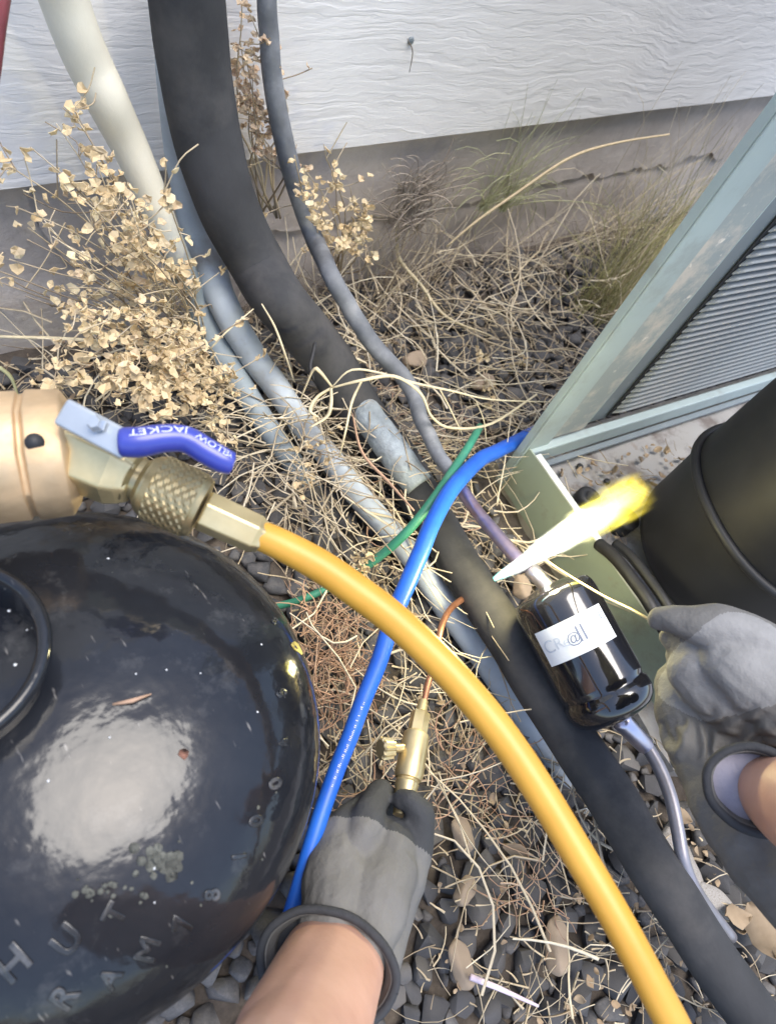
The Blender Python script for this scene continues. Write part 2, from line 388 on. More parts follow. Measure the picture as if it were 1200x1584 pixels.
for size, cnt in ((.019, 1800), (.0155, 7000), (.012, 16000), (.008, 24000)):
    for _ in range(cnt):
        x = random.uniform(-.32, 1.35); y = random.uniform(-.60, .578)
        if not free(x, y): continue
        s = size * random.uniform(.85, 1.15)
        if near(x, y, s * .85): continue
        cell.setdefault((int(x // .03), int(y // .03)), []).append((x, y, s * .85)); spots.append((x, y, s))
def vis(x, y):
    q = RW.transposed() @ (Vector((x, y, 0)) - CAMP)
    px = CX + F_PX * q.x / -q.z; py = CY - F_PX * q.y / -q.z
    return -30 < px < 1230 and -30 < py < 1614, px, py, -q.z
cand = []
for s in spots:
    v_, px, py, dd = vis(s[0], s[1])
    hid = (px < 480 and py > 830)
    cand.append((-(s[2] / dd) if v_ and not hid else 0, s))
cand.sort(key=lambda t: t[0])
STONE_N = 285
def rot():
    return Matrix.Rotation(random.uniform(0, 6.28), 4, 'Z') @ Matrix.Rotation(random.gauss(0, .35), 4, 'X') @ Matrix.Rotation(random.gauss(0, .35), 4, 'Y')
mb = MB()
for idx, (_, (x, y, s)) in enumerate(cand):
    z = gz(x, y) - .012 + s * random.uniform(.25, .62)
    mt = Matrix.Translation((x, y, z)) @ rot() @ Matrix.Scale(s, 4)
    me = SM[random.randrange(len(SM))]
    if idx < STONE_N:
        o = bpy.data.objects.new('stone', me); COL.objects.link(o); o.parent = ground; o.matrix_world = mt; o.matrix_basis = mt
    else:
        mb.add([mt @ v.co for v in me.vertices], [tuple(p.vertices) for p in me.polygons])
gv = mb.build('gravel', M['stone']); tag(gv, 'dark grey crushed gravel between the tank, the pipes and the wall', kind='stuff')

# ------------------------------------------------------------------ house wall
WY = .590
wall = thing('house_wall', 'white wood-grain siding above a low grey concrete foundation', 'wall', (.6, WY, 0))
def bottom_z(x): return .196 + (x - .119) * .036
mb = MB()
# foundation: one solid with an uneven face and a broken parging lip
nx, nz_ = 150, 26; fx0, fx1 = -1.6, 2.6; vs = []; fs = []
for j in range(nz_ + 1):
    for i in range(nx + 1):
        x = fx0 + (fx1 - fx0) * i / nx; z = -.06 + .42 * j / nz_
        edge = .088 + .018 * noise.noise(Vector((x * 9, 0, 5))) + .010 * noise.noise(Vector((x * 40, 0, 9))) + (x - .5) * .03
        lip = 1 / (1 + math.exp((z - edge) * 900)) * (.004 + .003 * noise.noise(Vector((x * 14, 0, 2))))
        y = WY + .018 - lip + .004 * noise.noise(Vector((x * 6, z * 14, 0))) + .0015 * noise.noise(Vector((x * 30, z * 60, 0)))
        vs.append((x, y, z))
for j in range(nz_):
    for i in range(nx):
        a = j * (nx + 1) + i; fs.append((a, a + 1, a + nx + 2, a + nx + 1))
mb.add(vs, fs)
mb.box((fx0, WY + .03, -.06), Vector((fx1 - fx0, 0, 0)), Vector((0, .15, 0)), Vector((0, 0, .4)))
mb.build('foundation', M['found'], wall)
# broken parging coat: a thin ragged-edged plaster layer
for (xa, xb, zb, th, sd_) in ((.15, .82, .100, .0032, 1), (.80, 1.5, .118, .0040, 5)):
    mb = MB(); n_ = 340; vs = []
    for i in range(n_ + 1):
        x = xa + (xb - xa) * i / n_; e_ = min(1, i / 12, (n_ - i) / 12)
        zt = zb + .020 * noise.noise(Vector((x * 7, sd_, 0))) + .007 * noise.noise(Vector((x * 24, sd_, 3))) + .003 * noise.noise(Vector((x * 85, sd_, 5))) + .05 * (1 - e_)
        yb = WY + .0140
        vs += [(x, yb + .004, zt + .0005), (x, yb - th, zt), (x, yb - th - .0005, .32)]
    fs = []
    for i in range(n_):
        fs += [(i * 3 + 3, i * 3 + 4, i * 3 + 1, i * 3), (i * 3 + 4, i * 3 + 5, i * 3 + 2, i * 3 + 1)]
    mb.add(vs, fs); mb.build('parging', M['found'], wall, smooth=False)
# siding boards (lapped, each one board)
sang = math.atan(.036)
for bidx in range(3):
    mb = MB(); bh = .335; z0 = bottom_z(.6) + bidx * bh * .93
    ux = Vector((math.cos(sang), 0, math.sin(sang))); uz = Vector((-math.sin(sang), .0, math.cos(sang)))
    lean = Vector((0, .012, 0)) * (bh / .3)
    prof = [(0, .0), (.0015, -.0012), (bh, -.0), ]
    o = Vector((.6, WY - .004, z0)) - ux * 2.2
    # a lapped board: thicker at its butt, leaning back to the top
    A = [o + Vector((0, .014, 0)), o + Vector((0, .0, .0)) + uz * .002, o + uz * bh + lean, o + uz * bh + lean + Vector((0, .004, 0))]
    vs = []; nseg = 40
    for i in range(nseg + 1):
        off = ux * 4.4 * i / nseg
        wob = Vector((0, 0, .0012 * noise.noise(Vector((i * .9, bidx, 0)))))
        vs += [A[0] + off + wob, A[1] + off + wob, A[2] + off, A[3] + off]
    fs = []
    for i in range(nseg):
        for k_ in range(4):
            k2 = (k_ + 1) % 4; fs.append((i * 4 + k_, (i + 1) * 4 + k_, (i + 1) * 4 + k2, i * 4 + k2))
    fs += [(0, 1, 2, 3), (nseg * 4 + 3, nseg * 4 + 2, nseg * 4 + 1, nseg * 4)]
    mb.add(vs, fs); o_ = mb.build('siding_board', M['siding'], wall, smooth=False); 
# nail head and mark on the lowest board
def on_board(px, py): return aty(px, py, WY - .004)
p = on_board(638, 66); mb = MB(); lathe(mb, p + Vector((0, .004, 0)), (0, -1, 0), [(0, .004), (.0012, .004), (.002, .003)], 10)
mb.build('nail', M['cab_dark'], wall)

# ------------------------------------------------------------------ condenser cabinet
pad = thing('concrete_pad', 'broken pale concrete slab edge under the sage green base of the air conditioner', 'slab', tuple(ag(.3, -.3, 0)))
mb = MB(); out = []
for i in range(61):
    b = .05 - .95 * i / 60
    a = (-.030 if b < -.25 else .004) + .006 * noise.noise(Vector((i * .35, 2, 0))) + .003 * noise.noise(Vector((i * 1.3, 7, 0))) 
    if -.47 < b < -.37: a += .030
    out.append((a, b))
ZP = .010
for i in range(60):
    (a0, b0_), (a1, b1_) = out[i], out[i + 1]
    zz0 = ZP + .002 * noise.noise(Vector((i * .5, 0, 0))); zz1 = ZP + .002 * noise.noise(Vector(((i + 1) * .5, 0, 0)))
    mb.add([ag(a0, b0_, -.03), ag(a1, b1_, -.03), ag(a1 + .003, b1_, zz1), ag(a0 + .003, b0_, zz0), ag(.012, b1_, zz1), ag(.012, b0_, zz0), ag(1.0, b1_, zz1), ag(1.0, b0_, zz0)],
           [(0, 1, 2, 3), (3, 2, 4, 5), (5, 4, 6, 7)])
mb.build('slab', M['concrete'], pad, smooth=False)

ac = thing('air_conditioner', 'open pale blue-green condenser cabinet with corner post, coil louvres and black compressor bay', 'air conditioner', tuple(ag(0, 0, 0)))
V3 = Vector((0, 0, 1))
def abox(name, a0, b0, z0, a1, b1, z1, mat, bv=.0012, parent=ac):
    mb = MB(); mb.box(ag(a0, b0, z0), AU * (a1 - a0), AV * (b1 - b0), V3 * (z1 - z0)); o = mb.build(name, mat, parent, smooth=False)
    if bv: bevel(o, bv)
    return o
PT = .084
# base side skirt (sage green), facing the pipes
abox('base_panel', 0.0, -.62, .002, .0022, .0058, PT - .004, M['cab_green'], .0006)
abox('panel_lip', -.0005, -.62, PT - .004, .008, -.006, PT - .0015, M['bare_edge'], .0005)
# corner post : L profile
HT = .86
abox('corner_post', -.003, .0084, .003, 0, .018, HT, M['cab_light'], .0012)
abox('post_face', -.003, .006, .003, .034, .0083, HT, M['cab_light'], .0010)
abox('post_flange', .0345, .008, PT, .088, .0105, HT, M['cab_dirty'], .0008)
abox('post_return', .088, .008, PT - .001, .090, .030, HT, M['cab_light'], .0005)
abox('coil_frame', .0905, .021, .07, .150, .023, HT, M['cab_dark'], .0008)
abox('rear_panel', .10, .050, .02, .9, .054, HT, M['cab_dark'], .0008)
abox('base_rail', .004, .000, .050, .90, .012, .076, M['cab_light'], .002)
abox('base_flange', .02, -.008, .043, .90, .000, .0475, M['cab_dark'], .001)
# pan floor with silt
mb = MB(); nn = 60; vs = []; fs = []
for j in range(nn + 1):
    for i in range(nn + 1):
        a = .003 + .80 * i / nn; b = -.60 + .60 * j / nn
        z = .034 + .004 * noise.noise(Vector((a * 16, b * 16, 1))) + .0025 * noise.noise(Vector((a * 60, b * 60, 4)))
        vs.append(ag(a, b, z))
for j in range(nn):
    for i in range(nn):
        a = j * (nn + 1) + i; fs.append((a, a + 1, a + nn + 2, a + nn + 1))
mb.add(vs, fs); mb.build('pan_floor', M['cab_floor'], ac)
# louvres
LM = None
for i in range(62):
    z = .088 + i * .0098
    if LM is None:
        mb = MB(); prof = [(0, 0), (-.006, .002), (-.008, .0045), (-.006, .006), (.000, .0058)]
        vs = []; nl = 12
        for q in range(nl + 1):
            t = q / nl
            a = .150 + (.012 * t * 3 if t < 1 / 3 else .012 + (t - 1 / 3) * 1.5 * .66)
            sc = 1 if t > .2 else math.sin(max(t, .02) / .2 * math.pi / 2)
            for (b, zz) in prof: vs.append((AU * a + AV * (.018 + b * sc) + V3 * (zz * sc + (.0 if t > .2 else -.004 * (1 - t / .2)))))
        fs = []
        m_ = len(prof)
        for q in range(nl):
            for r in range(m_ - 1): fs.append((q * m_ + r, (q + 1) * m_ + r, (q + 1) * m_ + r + 1, q * m_ + r + 1))
        mb.add(vs, fs); LM = mb.mesh('louvre'); LM.materials.append(M['louvre']); LM.polygons.foreach_set('use_smooth', [True] * len(LM.polygons))
    o = bpy.data.objects.new('louvre', LM); COL.objects.link(o); o.parent = ac; o.matrix_parent_inverse = Matrix.Identity(4); o.location = Vector((0, 0, z))
    # object sits in the cabinet's own space
abox('coil_backing', .146, .0185, .078, .90, .0195, HT, M['rubber'], 0)
# floor screw holes and rubble in the bay
for px, py in ((896, 722), (938, 745)):
    p = at(px, py, .036); mb = MB(); lathe(mb, p, (0, 0, 1), [(0, .0045), (.0022, .0042), (.003, .0015)], 10); mb.build('screw', M['rubber'], ac)
# compressor
CCa, CCb, CR = .172, -.203, .116
cc = ag(CCa, CCb, .045)
mb = MB(); lathe(mb, cc, (0, 0, 1), [(0, CR * .55), (.006, CR * .82), (.016, CR * .96), (.030, CR), (.12, CR * 1.01), (.2, CR), (.28, CR * .98), (.315, CR * .85), (.335, CR * .5), (.34, .01)], 64)
comp = mb.build('compressor', M['black_worn'], ac)
mb = MB(); P_ = [cc + Vector((math.cos(t) * (CR * 1.035), math.sin(t) * CR * 1.035, .125 + .004 * math.sin(t * 3))) for t in [i * 6.2832 / 64 for i in range(65)]]
mb.tube(P_, .0050, 10, caps=False); mb.build('weld_seam', M['black_worn'], comp)
for t in (2.2, 3.7, .6, 5.2):
    p = cc + Vector((math.cos(t), math.sin(t), 0)) * (CR * 1.08) + Vector((0, 0, -.012))
    mb = MB(); lathe(mb, p, (0, 0, 1), [(0, .015), (.010, .014), (.012, .010), (.018, .010), (.020, .0155), (.024, .0155)], 20); mb.build('rubber_foot', M['rubber'], comp)
# black suction lines beside the compressor
for dx, wpx in ((0, 20), (26, 16)):
    pth = [(926 + dx, 842, .085, wpx), (950 + dx, 862, .10, wpx), (980 + dx, 900, .11, wpx), (1010 + dx, 945, .115, wpx), (1060 + dx, 1040, .10, wpx), (1110 + dx, 1160, .07, wpx)]
    P_, R_ = pxtube(pth, 6); mb = MB(); mb.tube(P_, R_, 14); mb.build('suction_tube', M['black_worn'], ac)
# mud lumps and grommet in the bay
p = at(905, 775, .04); mb = MB(); lathe(mb, p, (0, 0, 1), [(0, .016), (.010, .015), (.013, .011), (.012, .006), (.004, .005)], 20); mb.build('grommet', M['rubber'], ac)
# pale sticker on compressor shell
def shell_pt(t, z): return cc + Vector((math.cos(t) * (CR + .0012), math.sin(t) * (CR + .0012), z))
mb = MB(); tt0 = math.radians(-118); vs = []; 
for j in range(2):
    for i in range(9): vs.append(shell_pt(tt0 + i * .09, .075 + .055 * j))
mb.add(vs, [(i, i + 1, i + 10, i + 9) for i in range(8)]); mb.build('sticker', M['label'], comp)

# ------------------------------------------------------------------ pipes and lines
def line_thing(name, label, cat, path, mat, seg=20, res=8, wob=0, group=None, wf=25):
    P_, R_ = pxtube(path, res)
    if wob: P_ = jitter_path(P_, wob, wf, len(name))
    mb = MB(); mb.tube(P_, R_, seg); o = mb.build(name, mat)
    return tag(o, label, cat, group)
def zpath(pts):   # (px,py,y_or_z flag) helper: entries ('y',px,py,y,w) use a vertical plane, else z
    out = []
    for e in pts:
        if e[0] == 'y': p = aty(e[1], e[2], e[3]); out.append((e[1], e[2], p.z, e[4]))
        else: out.append(e)
    return out
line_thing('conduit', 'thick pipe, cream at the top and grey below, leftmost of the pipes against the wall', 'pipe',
    zpath([('y', 58, -120, .53, 80), ('y', 93, -20, .535, 76), ('y', 118, 50, .535, 72), ('y', 138, 101, .535, 70), ('y', 163, 150, .53, 66), ('y', 189, 202, .53, 60), ('y', 225, 278, .52, 51), ('y', 262, 372, .505, 45), (298, 455, .12, 41), (333, 527, .075, 38), (376, 600, .045, 36), (420, 668, .022, 35), (462, 728, .0, 34), (505, 785, -.035, 33)]), M['pvc_cream_top'], wob=.0012)
line_thing('conduit', 'plain blue-grey pipe running half behind the thick black foam insulation', 'pipe',
    zpath([('y', 262, -60, .57, 46), ('y', 262, 60, .565, 46), ('y', 272, 180, .56, 48), ('y', 290, 290, .55, 50), ('y', 316, 385, .53, 50), (347, 472, .12, 46), (390, 548, .075, 42), (428, 600, .055, 40), (462, 648, .04, 39), (500, 697, .03, 38), (545, 755, .024, 38), (600, 818, .020, 38), (640, 866, .018, 38), (686, 935, .018, 40), (734, 1000, .014, 40), (792, 1082, .006, 40), (850, 1165, -.004, 38), (905, 1262, -.02, 40)]), M['pvc'], wob=.0015)
ins = thing('foam_insulated_pipe', 'thick black foam insulated refrigerant pipe curving down the wall and along the gravel', 'pipe', tuple(at(500, 540, .05)))
insA = zpath([('y', 284, -110, .53, 119), ('y', 288, -20, .53, 118), ('y', 299, 100, .53, 112), ('y', 318, 205, .52, 106), ('y', 342, 290, .50, 97), ('y', 366, 350, .49, 91), ('y', 398, 410, .47, 87), (432, 463, .158, 84), (472, 513, .125, 80), (508, 560, .09, 76), (560, 640, .045, 72), (620, 722, .026, 70), (672, 808, .038, 64), (721, 890, .052, 66), (766, 957, .062, 70), (812, 1030, .068, 74), (864, 1112, .074, 76), (930, 1211, .080, 79), (978, 1287, .084, 80), (1024, 1362, .086, 80), (1098, 1475, .086, 80), (1166, 1572, .086, 82), (1270, 1716, .08, 84)])
P_, R_ = pxtube(insA, 10); P_ = jitter_path(P_, .0016, 18, 4)
R_ = [r * (1 + .018 * noise.noise(p * 30)) for r, p in zip(R_, P_)]
mb = MB(); mb.tube(P_, R_, 40); mb.build('foam_sleeve', M['foam'], ins)
# split in the foam : dark slit with curled lips
mb = MB(); sp = [at(488, 528, .155), at(484, 548, .150), at(480, 568, .146), at(486, 590, .138)]
mb.tube(spline(sp, 4), [.0002] + [.0022] * 10 + [.0016, .0002], 6); mb.build('slit', M['rubber'], ins)
# liquid line
line_thing('liquid_line', 'thin weathered grey metal line right of the thick black foam, ending in purple heat-tinted copper', 'pipe',
    zpath([('y', 408, -90, .545, 31), ('y', 413, 0, .545, 31), ('y', 420, 100, .54, 31), ('y', 436, 205, .53, 31), ('y', 462, 300, .52, 30), ('y', 487, 372, .50, 29), (515, 430, .17, 28), (548, 490, .14, 28), (588, 545, .115, 27), (632, 596, .10, 26), (652, 650, .098, 24), (678, 702, .10, 23), (712, 755, .105, 22)]), M['line'], 16, wob=.0014, wf=40)
M['dull_tube'] = simple('dull grey tube', (.27, .26, .28), .42, metal=.55, var=.25, nscale=30, bump=.15, dirt=(.36, .33, .40), dirt_amt=.5, dirt_scale=22)
hl = line_thing('copper_stub', 'purple heat-tinted copper tube entering the top of the black drier under the flame', 'tube',
    [(710, 752, .105, 21), (738, 792, .112, 21), (770, 830, .122, 22), (796, 860, .130, 23), (812, 880, .133, 25)], M['heat'], 16)
# loose pipe fragments in the soil
line_thing('pipe_fragment', 'short flaking blue-grey painted pipe lying in the dirt under the straw', 'pipe',
    [(548, 622, .055, 34), (566, 640, .058, 46), (592, 675, .056, 50), (620, 715, .054, 50), (648, 752, .050, 46)], M['teal_pipe'], 20, wob=.002, wf=60)
line_thing('green_wire', 'green wire crossing the pipes beside the blue tube', 'wire',
    [(742, 660, .075, 12), (726, 688, .098, 13), (700, 728, .112, 14), (668, 775, .118, 15), (628, 824, .10, 15), (580, 866, .07, 14), (530, 898, .045, 13), (470, 926, .03, 12), (420, 940, .015, 12)], M['green'], 10)
bt = thing('blue_tube', 'bright blue plastic tube with faint white print running from the cabinet down past the tank', 'tube', tuple(at(560, 1080, .12)))
bpath = [(826, 668, .035, 20), (785, 690, .065, 22), (742, 712, .10, 24), (702, 752, .125, 26), (668, 812, .135, 27), (640, 880, .135, 28), (612, 945, .135, 28), (584, 1030, .135, 27), (552, 1110, .135, 27), (522, 1190, .135, 27), (495, 1265, .13, 27), (470, 1345, .12, 27), (448, 1425, .105, 28), (425, 1500, .09, 28), (400, 1600, .07, 28)]
P_, R_ = pxtube(bpath, 8); P_ = jitter_path(P_, .0008, 30, 2); mb = MB(); mb.tube(P_, R_, 16); mb.build('tube_wall', M['blue'], bt)
# faint print: tiny raised ink dashes following the tube
mb = MB()
iP = [i for i in range(len(P_) - 1) if 62 <= i <= 74]
for i in iP:
    a, b = P_[i], P_[i + 1]
    for q in range(4):
        if random.random() < .35: continue
        c_ = a.lerp(b, q / 4); t = (b - a).normalized(); nv = (CAMP - c_).normalized(); side = t.cross(nv).normalized(); nv = side.cross(t)
        o_ = c_ + nv * (R_[i] * 1.01) - side * R_[i] * .25
        mb.box(o_, t * (b - a).length * .12, side * R_[i] * random.uniform(.12, .3), nv * .0002)
mb.build('print', M['white_ink'], bt, smooth=False)

# ------------------------------------------------------------------ filter drier
ZD = .125
dA = at(846, 905, ZD + .010); dB = at(962, 1122, ZD - .012)
dd_ = (dB - dA); DL = dd_.length; dn = dd_.normalized(); DR = .5 * 134 * depth((dA + dB) / 2) / F_PX
drier = thing('filter_drier', 'glossy black canister with a white label between foam pipe and green cabinet base', 'canister', tuple(dA))
prof = [(0, .009), (.0005, .016), (.0015, DR * .52), (.0045, DR * .74), (.0052, DR * .80), (.0050, DR * .84), (.0075, DR * .92), (.012, DR * .975), (.018, DR), (DL * .70, DR), (DL * .715, DR * 1.0), (DL * .735, DR * .965), (DL * .755, DR * .965), (DL * .77, DR * 1.02), (DL * .83, DR * 1.03), (DL * .87, DR * .99), (DL * .91, DR * .90), (DL * .94, DR * .70), (DL * .96, DR * .4), (DL * .97, .012)]
mb = MB(); lathe(mb, dA, dn, prof, 64); mb.build('canister', M['black_gloss'], drier)
# label wraps the shell, facing the camera
cen = dA + dn * (DL * .40); tocam = (CAMP - cen); tocam = (tocam - tocam.dot(dn) * dn).normalized(); sd = dn.cross(tocam).normalized()
if (RW.transposed() @ sd).x < 0: sd = -sd
def dpt(h, ang, lift=.0004): return dA + dn * h + (tocam * math.cos(ang) + sd * math.sin(ang)) * (DR + lift)
mb = MB(); vs = []; la, lb, h0, h1 = -.86, .92, DL * .245, DL * .475
for j in range(2):
    for i in range(25): vs.append(dpt(h0 + (h1 - h0) * j, la + (lb - la) * i / 24))
mb.add(vs, [(i, i + 1, i + 26, i + 25) for i in range(24)]); lbl = mb.build('label', M['label'], drier)
def text_mesh(txt, size=1.0, ext=.0, bevel_=0.0):
    cu = bpy.data.curves.new('text', 'FONT'); cu.body = txt; cu.size = size; cu.extrude = ext; cu.bevel_depth = bevel_; cu.align_x = 'CENTER'; cu.align_y = 'CENTER'; cu.resolution_u = 3
    o = bpy.data.objects.new('text', cu); COL.objects.link(o); dg = bpy.context.evaluated_depsgraph_get()
    me = bpy.data.meshes.new_from_object(o.evaluated_get(dg)); bpy.data.objects.remove(o); bpy.data.curves.remove(cu); return me
def wrap_text(name, txt, size, fn, mat, parent, ext=0.0):
    me = text_mesh(txt, size, ext)
    for v in me.vertices: v.co = fn(v.co.x, v.co.y, v.co.z)
    me.materials.clear(); return link(name, me, mat, parent, smooth=False)
hm = (h0 + h1) / 2
# print runs round the shell; letters lean with the strip
def lab(u0, hoff=0.0, rot90=False):
    if rot90: return lambda x, y, z: dpt(hm + hoff + x, u0 - -y / DR, .0007)
    return lambda x, y, z: dpt(hm + hoff - y, u0 + x / DR, .0007)
wrap_text('label_print', 'll', .020, lab(.16), M['ink'], lbl)
wrap_text('label_print', '@', .012, lab(-.04, .001), M['ink'], lbl)
wrap_text('label_print', 'e', .013, lab(-.22, .001), M['faint_ink'], lbl)
wrap_text('label_print', 'R', .014, lab(-.38, 0), M['faint_ink'], lbl)
wrap_text('label_print', 'C', .016, lab(-.64, 0), M['faint_ink'], lbl)
wrap_text('label_print', 'EJ', .008, lab(.80, -.006), M['ink'], lbl)
for q in range(4): wrap_text('label_print', 'lllllll', .0045, lab(.58, -.007 + q * .0045), M['faint_ink'], lbl)
# fittings
tA = at(818, 874, ZD + .014); mb = MB(); lathe(mb, dA + dn * .004, (tA - dA), [(0, .0088), (.003, .0075), ((tA - dA).length * .5, .0074), ((tA - dA).length * 1.05, .0070)], 20)
mb.build('inlet_fitting', M['steel'], drier)
mb = MB(); eb = dB - dn * (DL * .05); eo = at(1002, 1158, .098)
lathe(mb, eb, eo - eb, [(0, .0088), (.006, .0088), ((eo - eb).length * .9, .0080), ((eo - eb).length, .0058)], 24); mb.build('outlet_fitting', M['steel'], drier)
P_, R_ = pxtube([(996, 1148, .100, 21), (1018, 1186, .102, 21), (1036, 1232, .104, 21), (1047, 1282, .104, 21), (1056, 1330, .100, 21), (1070, 1368, .090, 21), (1092, 1402, .07, 20), (1130, 1450, .05, 19)], 8)
mb = MB(); mb.tube(P_, R_, 16); tag(mb.build('outlet_tube', M['dull_tube']), 'bare silvery tube curving from the drier bottom under the foam pipe', 'tube')

# ------------------------------------------------------------------ copper tube and needle valve
cp = thing('needle_valve', 'brass needle valve on a thin copper tube held by the left glove', 'valve', tuple(at(632, 1170, .11)))
P_, R_ = pxtube([(790, 880, .01, 9), (750, 905, .022, 9), (716, 926, .055, 10), (695, 944, .085, 10), (682, 972, .105, 10), (674, 1015, .11, 10), (660, 1065, .115, 10), (654, 1098, .115, 10)], 8)
mb = MB(); mb.tube(P_, R_, 10); mb.build('copper_tube', M['copper'], cp)
vA = at(655, 1082, .115); vB = at(622, 1250, .118); vd = vB - vA; VL = vd.length; pxm = depth((vA + vB) / 2) / F_PX
mb = MB()
def hexr(i, k): return 0
lathe(mb, vA, vd, [(0, 5 * pxm), (2 * pxm, 8 * pxm), (20 * pxm, 9.5 * pxm), (22 * pxm, 12 * pxm)], 24)
lathe(mb, vA + vd.normalized() * 22 * pxm, vd, [(0, 14 * pxm), (2 * pxm, 15.5 * pxm), (34 * pxm, 15.5 * pxm), (36 * pxm, 14 * pxm)], 6)
lathe(mb, vA + vd.normalized() * 56 * pxm, vd, [(0, 17 * pxm), (3 * pxm, 20 * pxm), (20 * pxm, 21.5 * pxm), (66 * pxm, 22 * pxm), (72 * pxm, 20 * pxm), (73 * pxm, 17 * pxm), (76 * pxm, 17 * pxm), (78 * pxm, 18 * pxm), (104 * pxm, 14 * pxm), (125 * pxm, 12 * pxm)], 28)
sharp(mb.build('valve_body', M['brass'], cp))
kA = vA + vd.normalized() * 80 * pxm; kB = at(583, 1158, .125); kd = kB - kA
mb = MB(); lathe(mb, kA, kd, [(0, 7 * pxm), (kd.length * .6, 7 * pxm)], 14); lathe(mb, kA + kd * .58, kd, [(0, 9 * pxm), (2 * pxm, 14 * pxm), (20 * pxm, 16 * pxm), (23 * pxm, 13 * pxm)], 40, ridge=lambda i, k: (.10 if k % 4 < 2 else -.08))
sharp(mb.build('valve_knob', M['brass'], cp))

# ------------------------------------------------------------------ tank
tank = thing('refrigerant_tank', 'glossy black steel gas cylinder with embossed letters and scuffed paint', 'gas cylinder', tuple(TANK_C))
ZE = .195
tp = [(0.0, .112), (.004, .124), (.02, .134), (.05, .1405), (.12, TANK_R), (ZE, TANK_R)]
for i in range(1, 15):
    t = i / 14 * math.pi / 2 * .93
    tp.append((ZE + .075 * math.sin(t), TANK_R * math.cos(t) ** .82))
tp += [(ZE + .0757, .012), (ZE + .0758, .001)]
mb = MB(); lathe(mb, TANK_C, (0, 0, 1), tp, 128); mb.build('shell', M['tank'], tank)
def dome_z(r):
    for (z0, r0), (z1, r1) in zip(tp[5:], tp[6:]):
        if r1 <= r <= r0: return z0 + (z1 - z0) * (r0 - r) / max(1e-9, r0 - r1)
    return ZE + .0757
# rim seam near the bottom edge of the shoulder
mb = MB(); mb.tube([TANK_C + Vector((math.cos(t) * TANK_R * 1.003, math.sin(t) * TANK_R * 1.003, .10)) for t in [i * 6.2832 / 96 for i in range(97)]], .0022, 8, caps=False)
mb.build('seam', M['rust_rim'], tank)
# collar : guard ring, open on one side
colc = Vector((-.034, .147, 0)); CRr = .036
mb = MB(); vs = []; fs = []; NA = 60; hs = [(.228, 0), (.262, .0005), (.292, .003), (.296, .0065), (.292, .0095), (.286, .008), (.262, .0035), (.228, .003)]
for i in range(NA + 1):
    t = math.radians(-150 + 260 * i / NA)
    for (z, o_) in hs: vs.append(colc + Vector((math.cos(t) * (CRr + o_), math.sin(t) * (CRr + o_), z)))
m_ = len(hs)
for i in range(NA):
    for k_ in range(m_): k2 = (k_ + 1) % m_; fs.append((i * m_ + k_, (i + 1) * m_ + k_, (i + 1) * m_ + k2, i * m_ + k2))
fs += [tuple(range(m_)), tuple(NA * m_ + q for q in range(m_))[::-1]]
mb.add(vs, fs); mb.build('collar', M['tank'], tank)
# embossed characters on the dome
def emboss(txt, px, py, size, turn):
    # find the dome point under the pixel
    P = None
    for it in range(200):
        z = ZE + .0750 - it * .0008
        q = at(px, py, z); r = (Vector((q.x, q.y, 0)) - TANK_C).length
        if r < TANK_R and dome_z(r) >= z: P = q; break
    if P is None: return
    rel = P - TANK_C; a0 = math.atan2(rel.y, rel.x); r0 = Vector((rel.x, rel.y, 0)).length
    me = text_mesh(txt, size * .60, .0001, .0005); ct, st = math.cos(turn), math.sin(turn)
    for v in me.vertices:
        x, y = v.co.x * ct - v.co.y * st, v.co.x * st + v.co.y * ct
        X_, Y_ = P.x + x, P.y + y; r = min(TANK_R * .999, (Vector((X_, Y_, 0)) - TANK_C).length)
        v.co = Vector((X_, Y_, dome_z(r) + v.co.z + .0003))
    me.materials.clear(); link('embossing', me, M['emboss'], tank, smooth=False)
for t_, px, py, s_, r_ in (('H', 22, 1492, .026, .25), ('U', 106, 1456, .024, .40), ('R', 100, 1545, .022, .45), ('T', 180, 1415, .020, .6), ('A', 172, 1515, .018, .5), ('M', 230, 1470, .020, .75),
                           ('7', 285, 1430, .020, .95), ('8', 330, 1385, .016, 1.1), ('1', 372, 1325, .016, 1.2), ('0', 398, 1270, .017, 1.35), ('0', 427, 1212, .017, 1.5), ('4', 440, 1150, .013, 1.7), ('5', 436, 1072, .014, 1.8), ('3', 425, 960, .012, 2.2)):
    emboss(t_, px, py, s_, r_)
# flakes: yellow sticker scrap, little white specks, twig
def dome_pt(px, py):
    for it in range(400):
        z = ZE + .077 - it * .0005; q = at(px, py, z); r = (Vector((q.x, q.y, 0)) - TANK_C).length
        if r < TANK_R and dome_z(r) >= z: return q
    return at(px, py, ZE)
def scrap(name, px, py, r, mat, n_=9, sy=1.0):
    c_ = dome_pt(px, py); mb = MB(); vs = []
    for lay in (0, .0002):
        for i in range(n_):
            t = i * 6.2832 / n_; rr = r * random.uniform(.65, 1.15); q = c_ + Vector((math.cos(t) * rr, math.sin(t) * rr * sy, 0))
            rad = min(TANK_R * .998, (Vector((q.x, q.y, 0)) - TANK_C).length); vs.append(Vector((q.x, q.y, dome_z(rad) + .0003 + lay)))
    mb.add(vs, [tuple(range(n_, 2 * n_))] + [(i, (i + 1) % n_, n_ + (i + 1) % n_, n_ + i) for i in range(n_)]); return mb.build(name, mat, tank)
M['yellow_scrap'] = simple('yellow sticker scrap', (.62, .50, .12), .6, var=.4, nscale=150)
M['dust'] = simple('chalky scuff', (.085, .088, .075), .8, var=.5, nscale=120)
M['rust'] = simple('rust chip', (.16, .075, .05), .8, var=.3, nscale=120)
scrap('sticker_scrap', 460, 1002, .0045, M['yellow_scrap'])
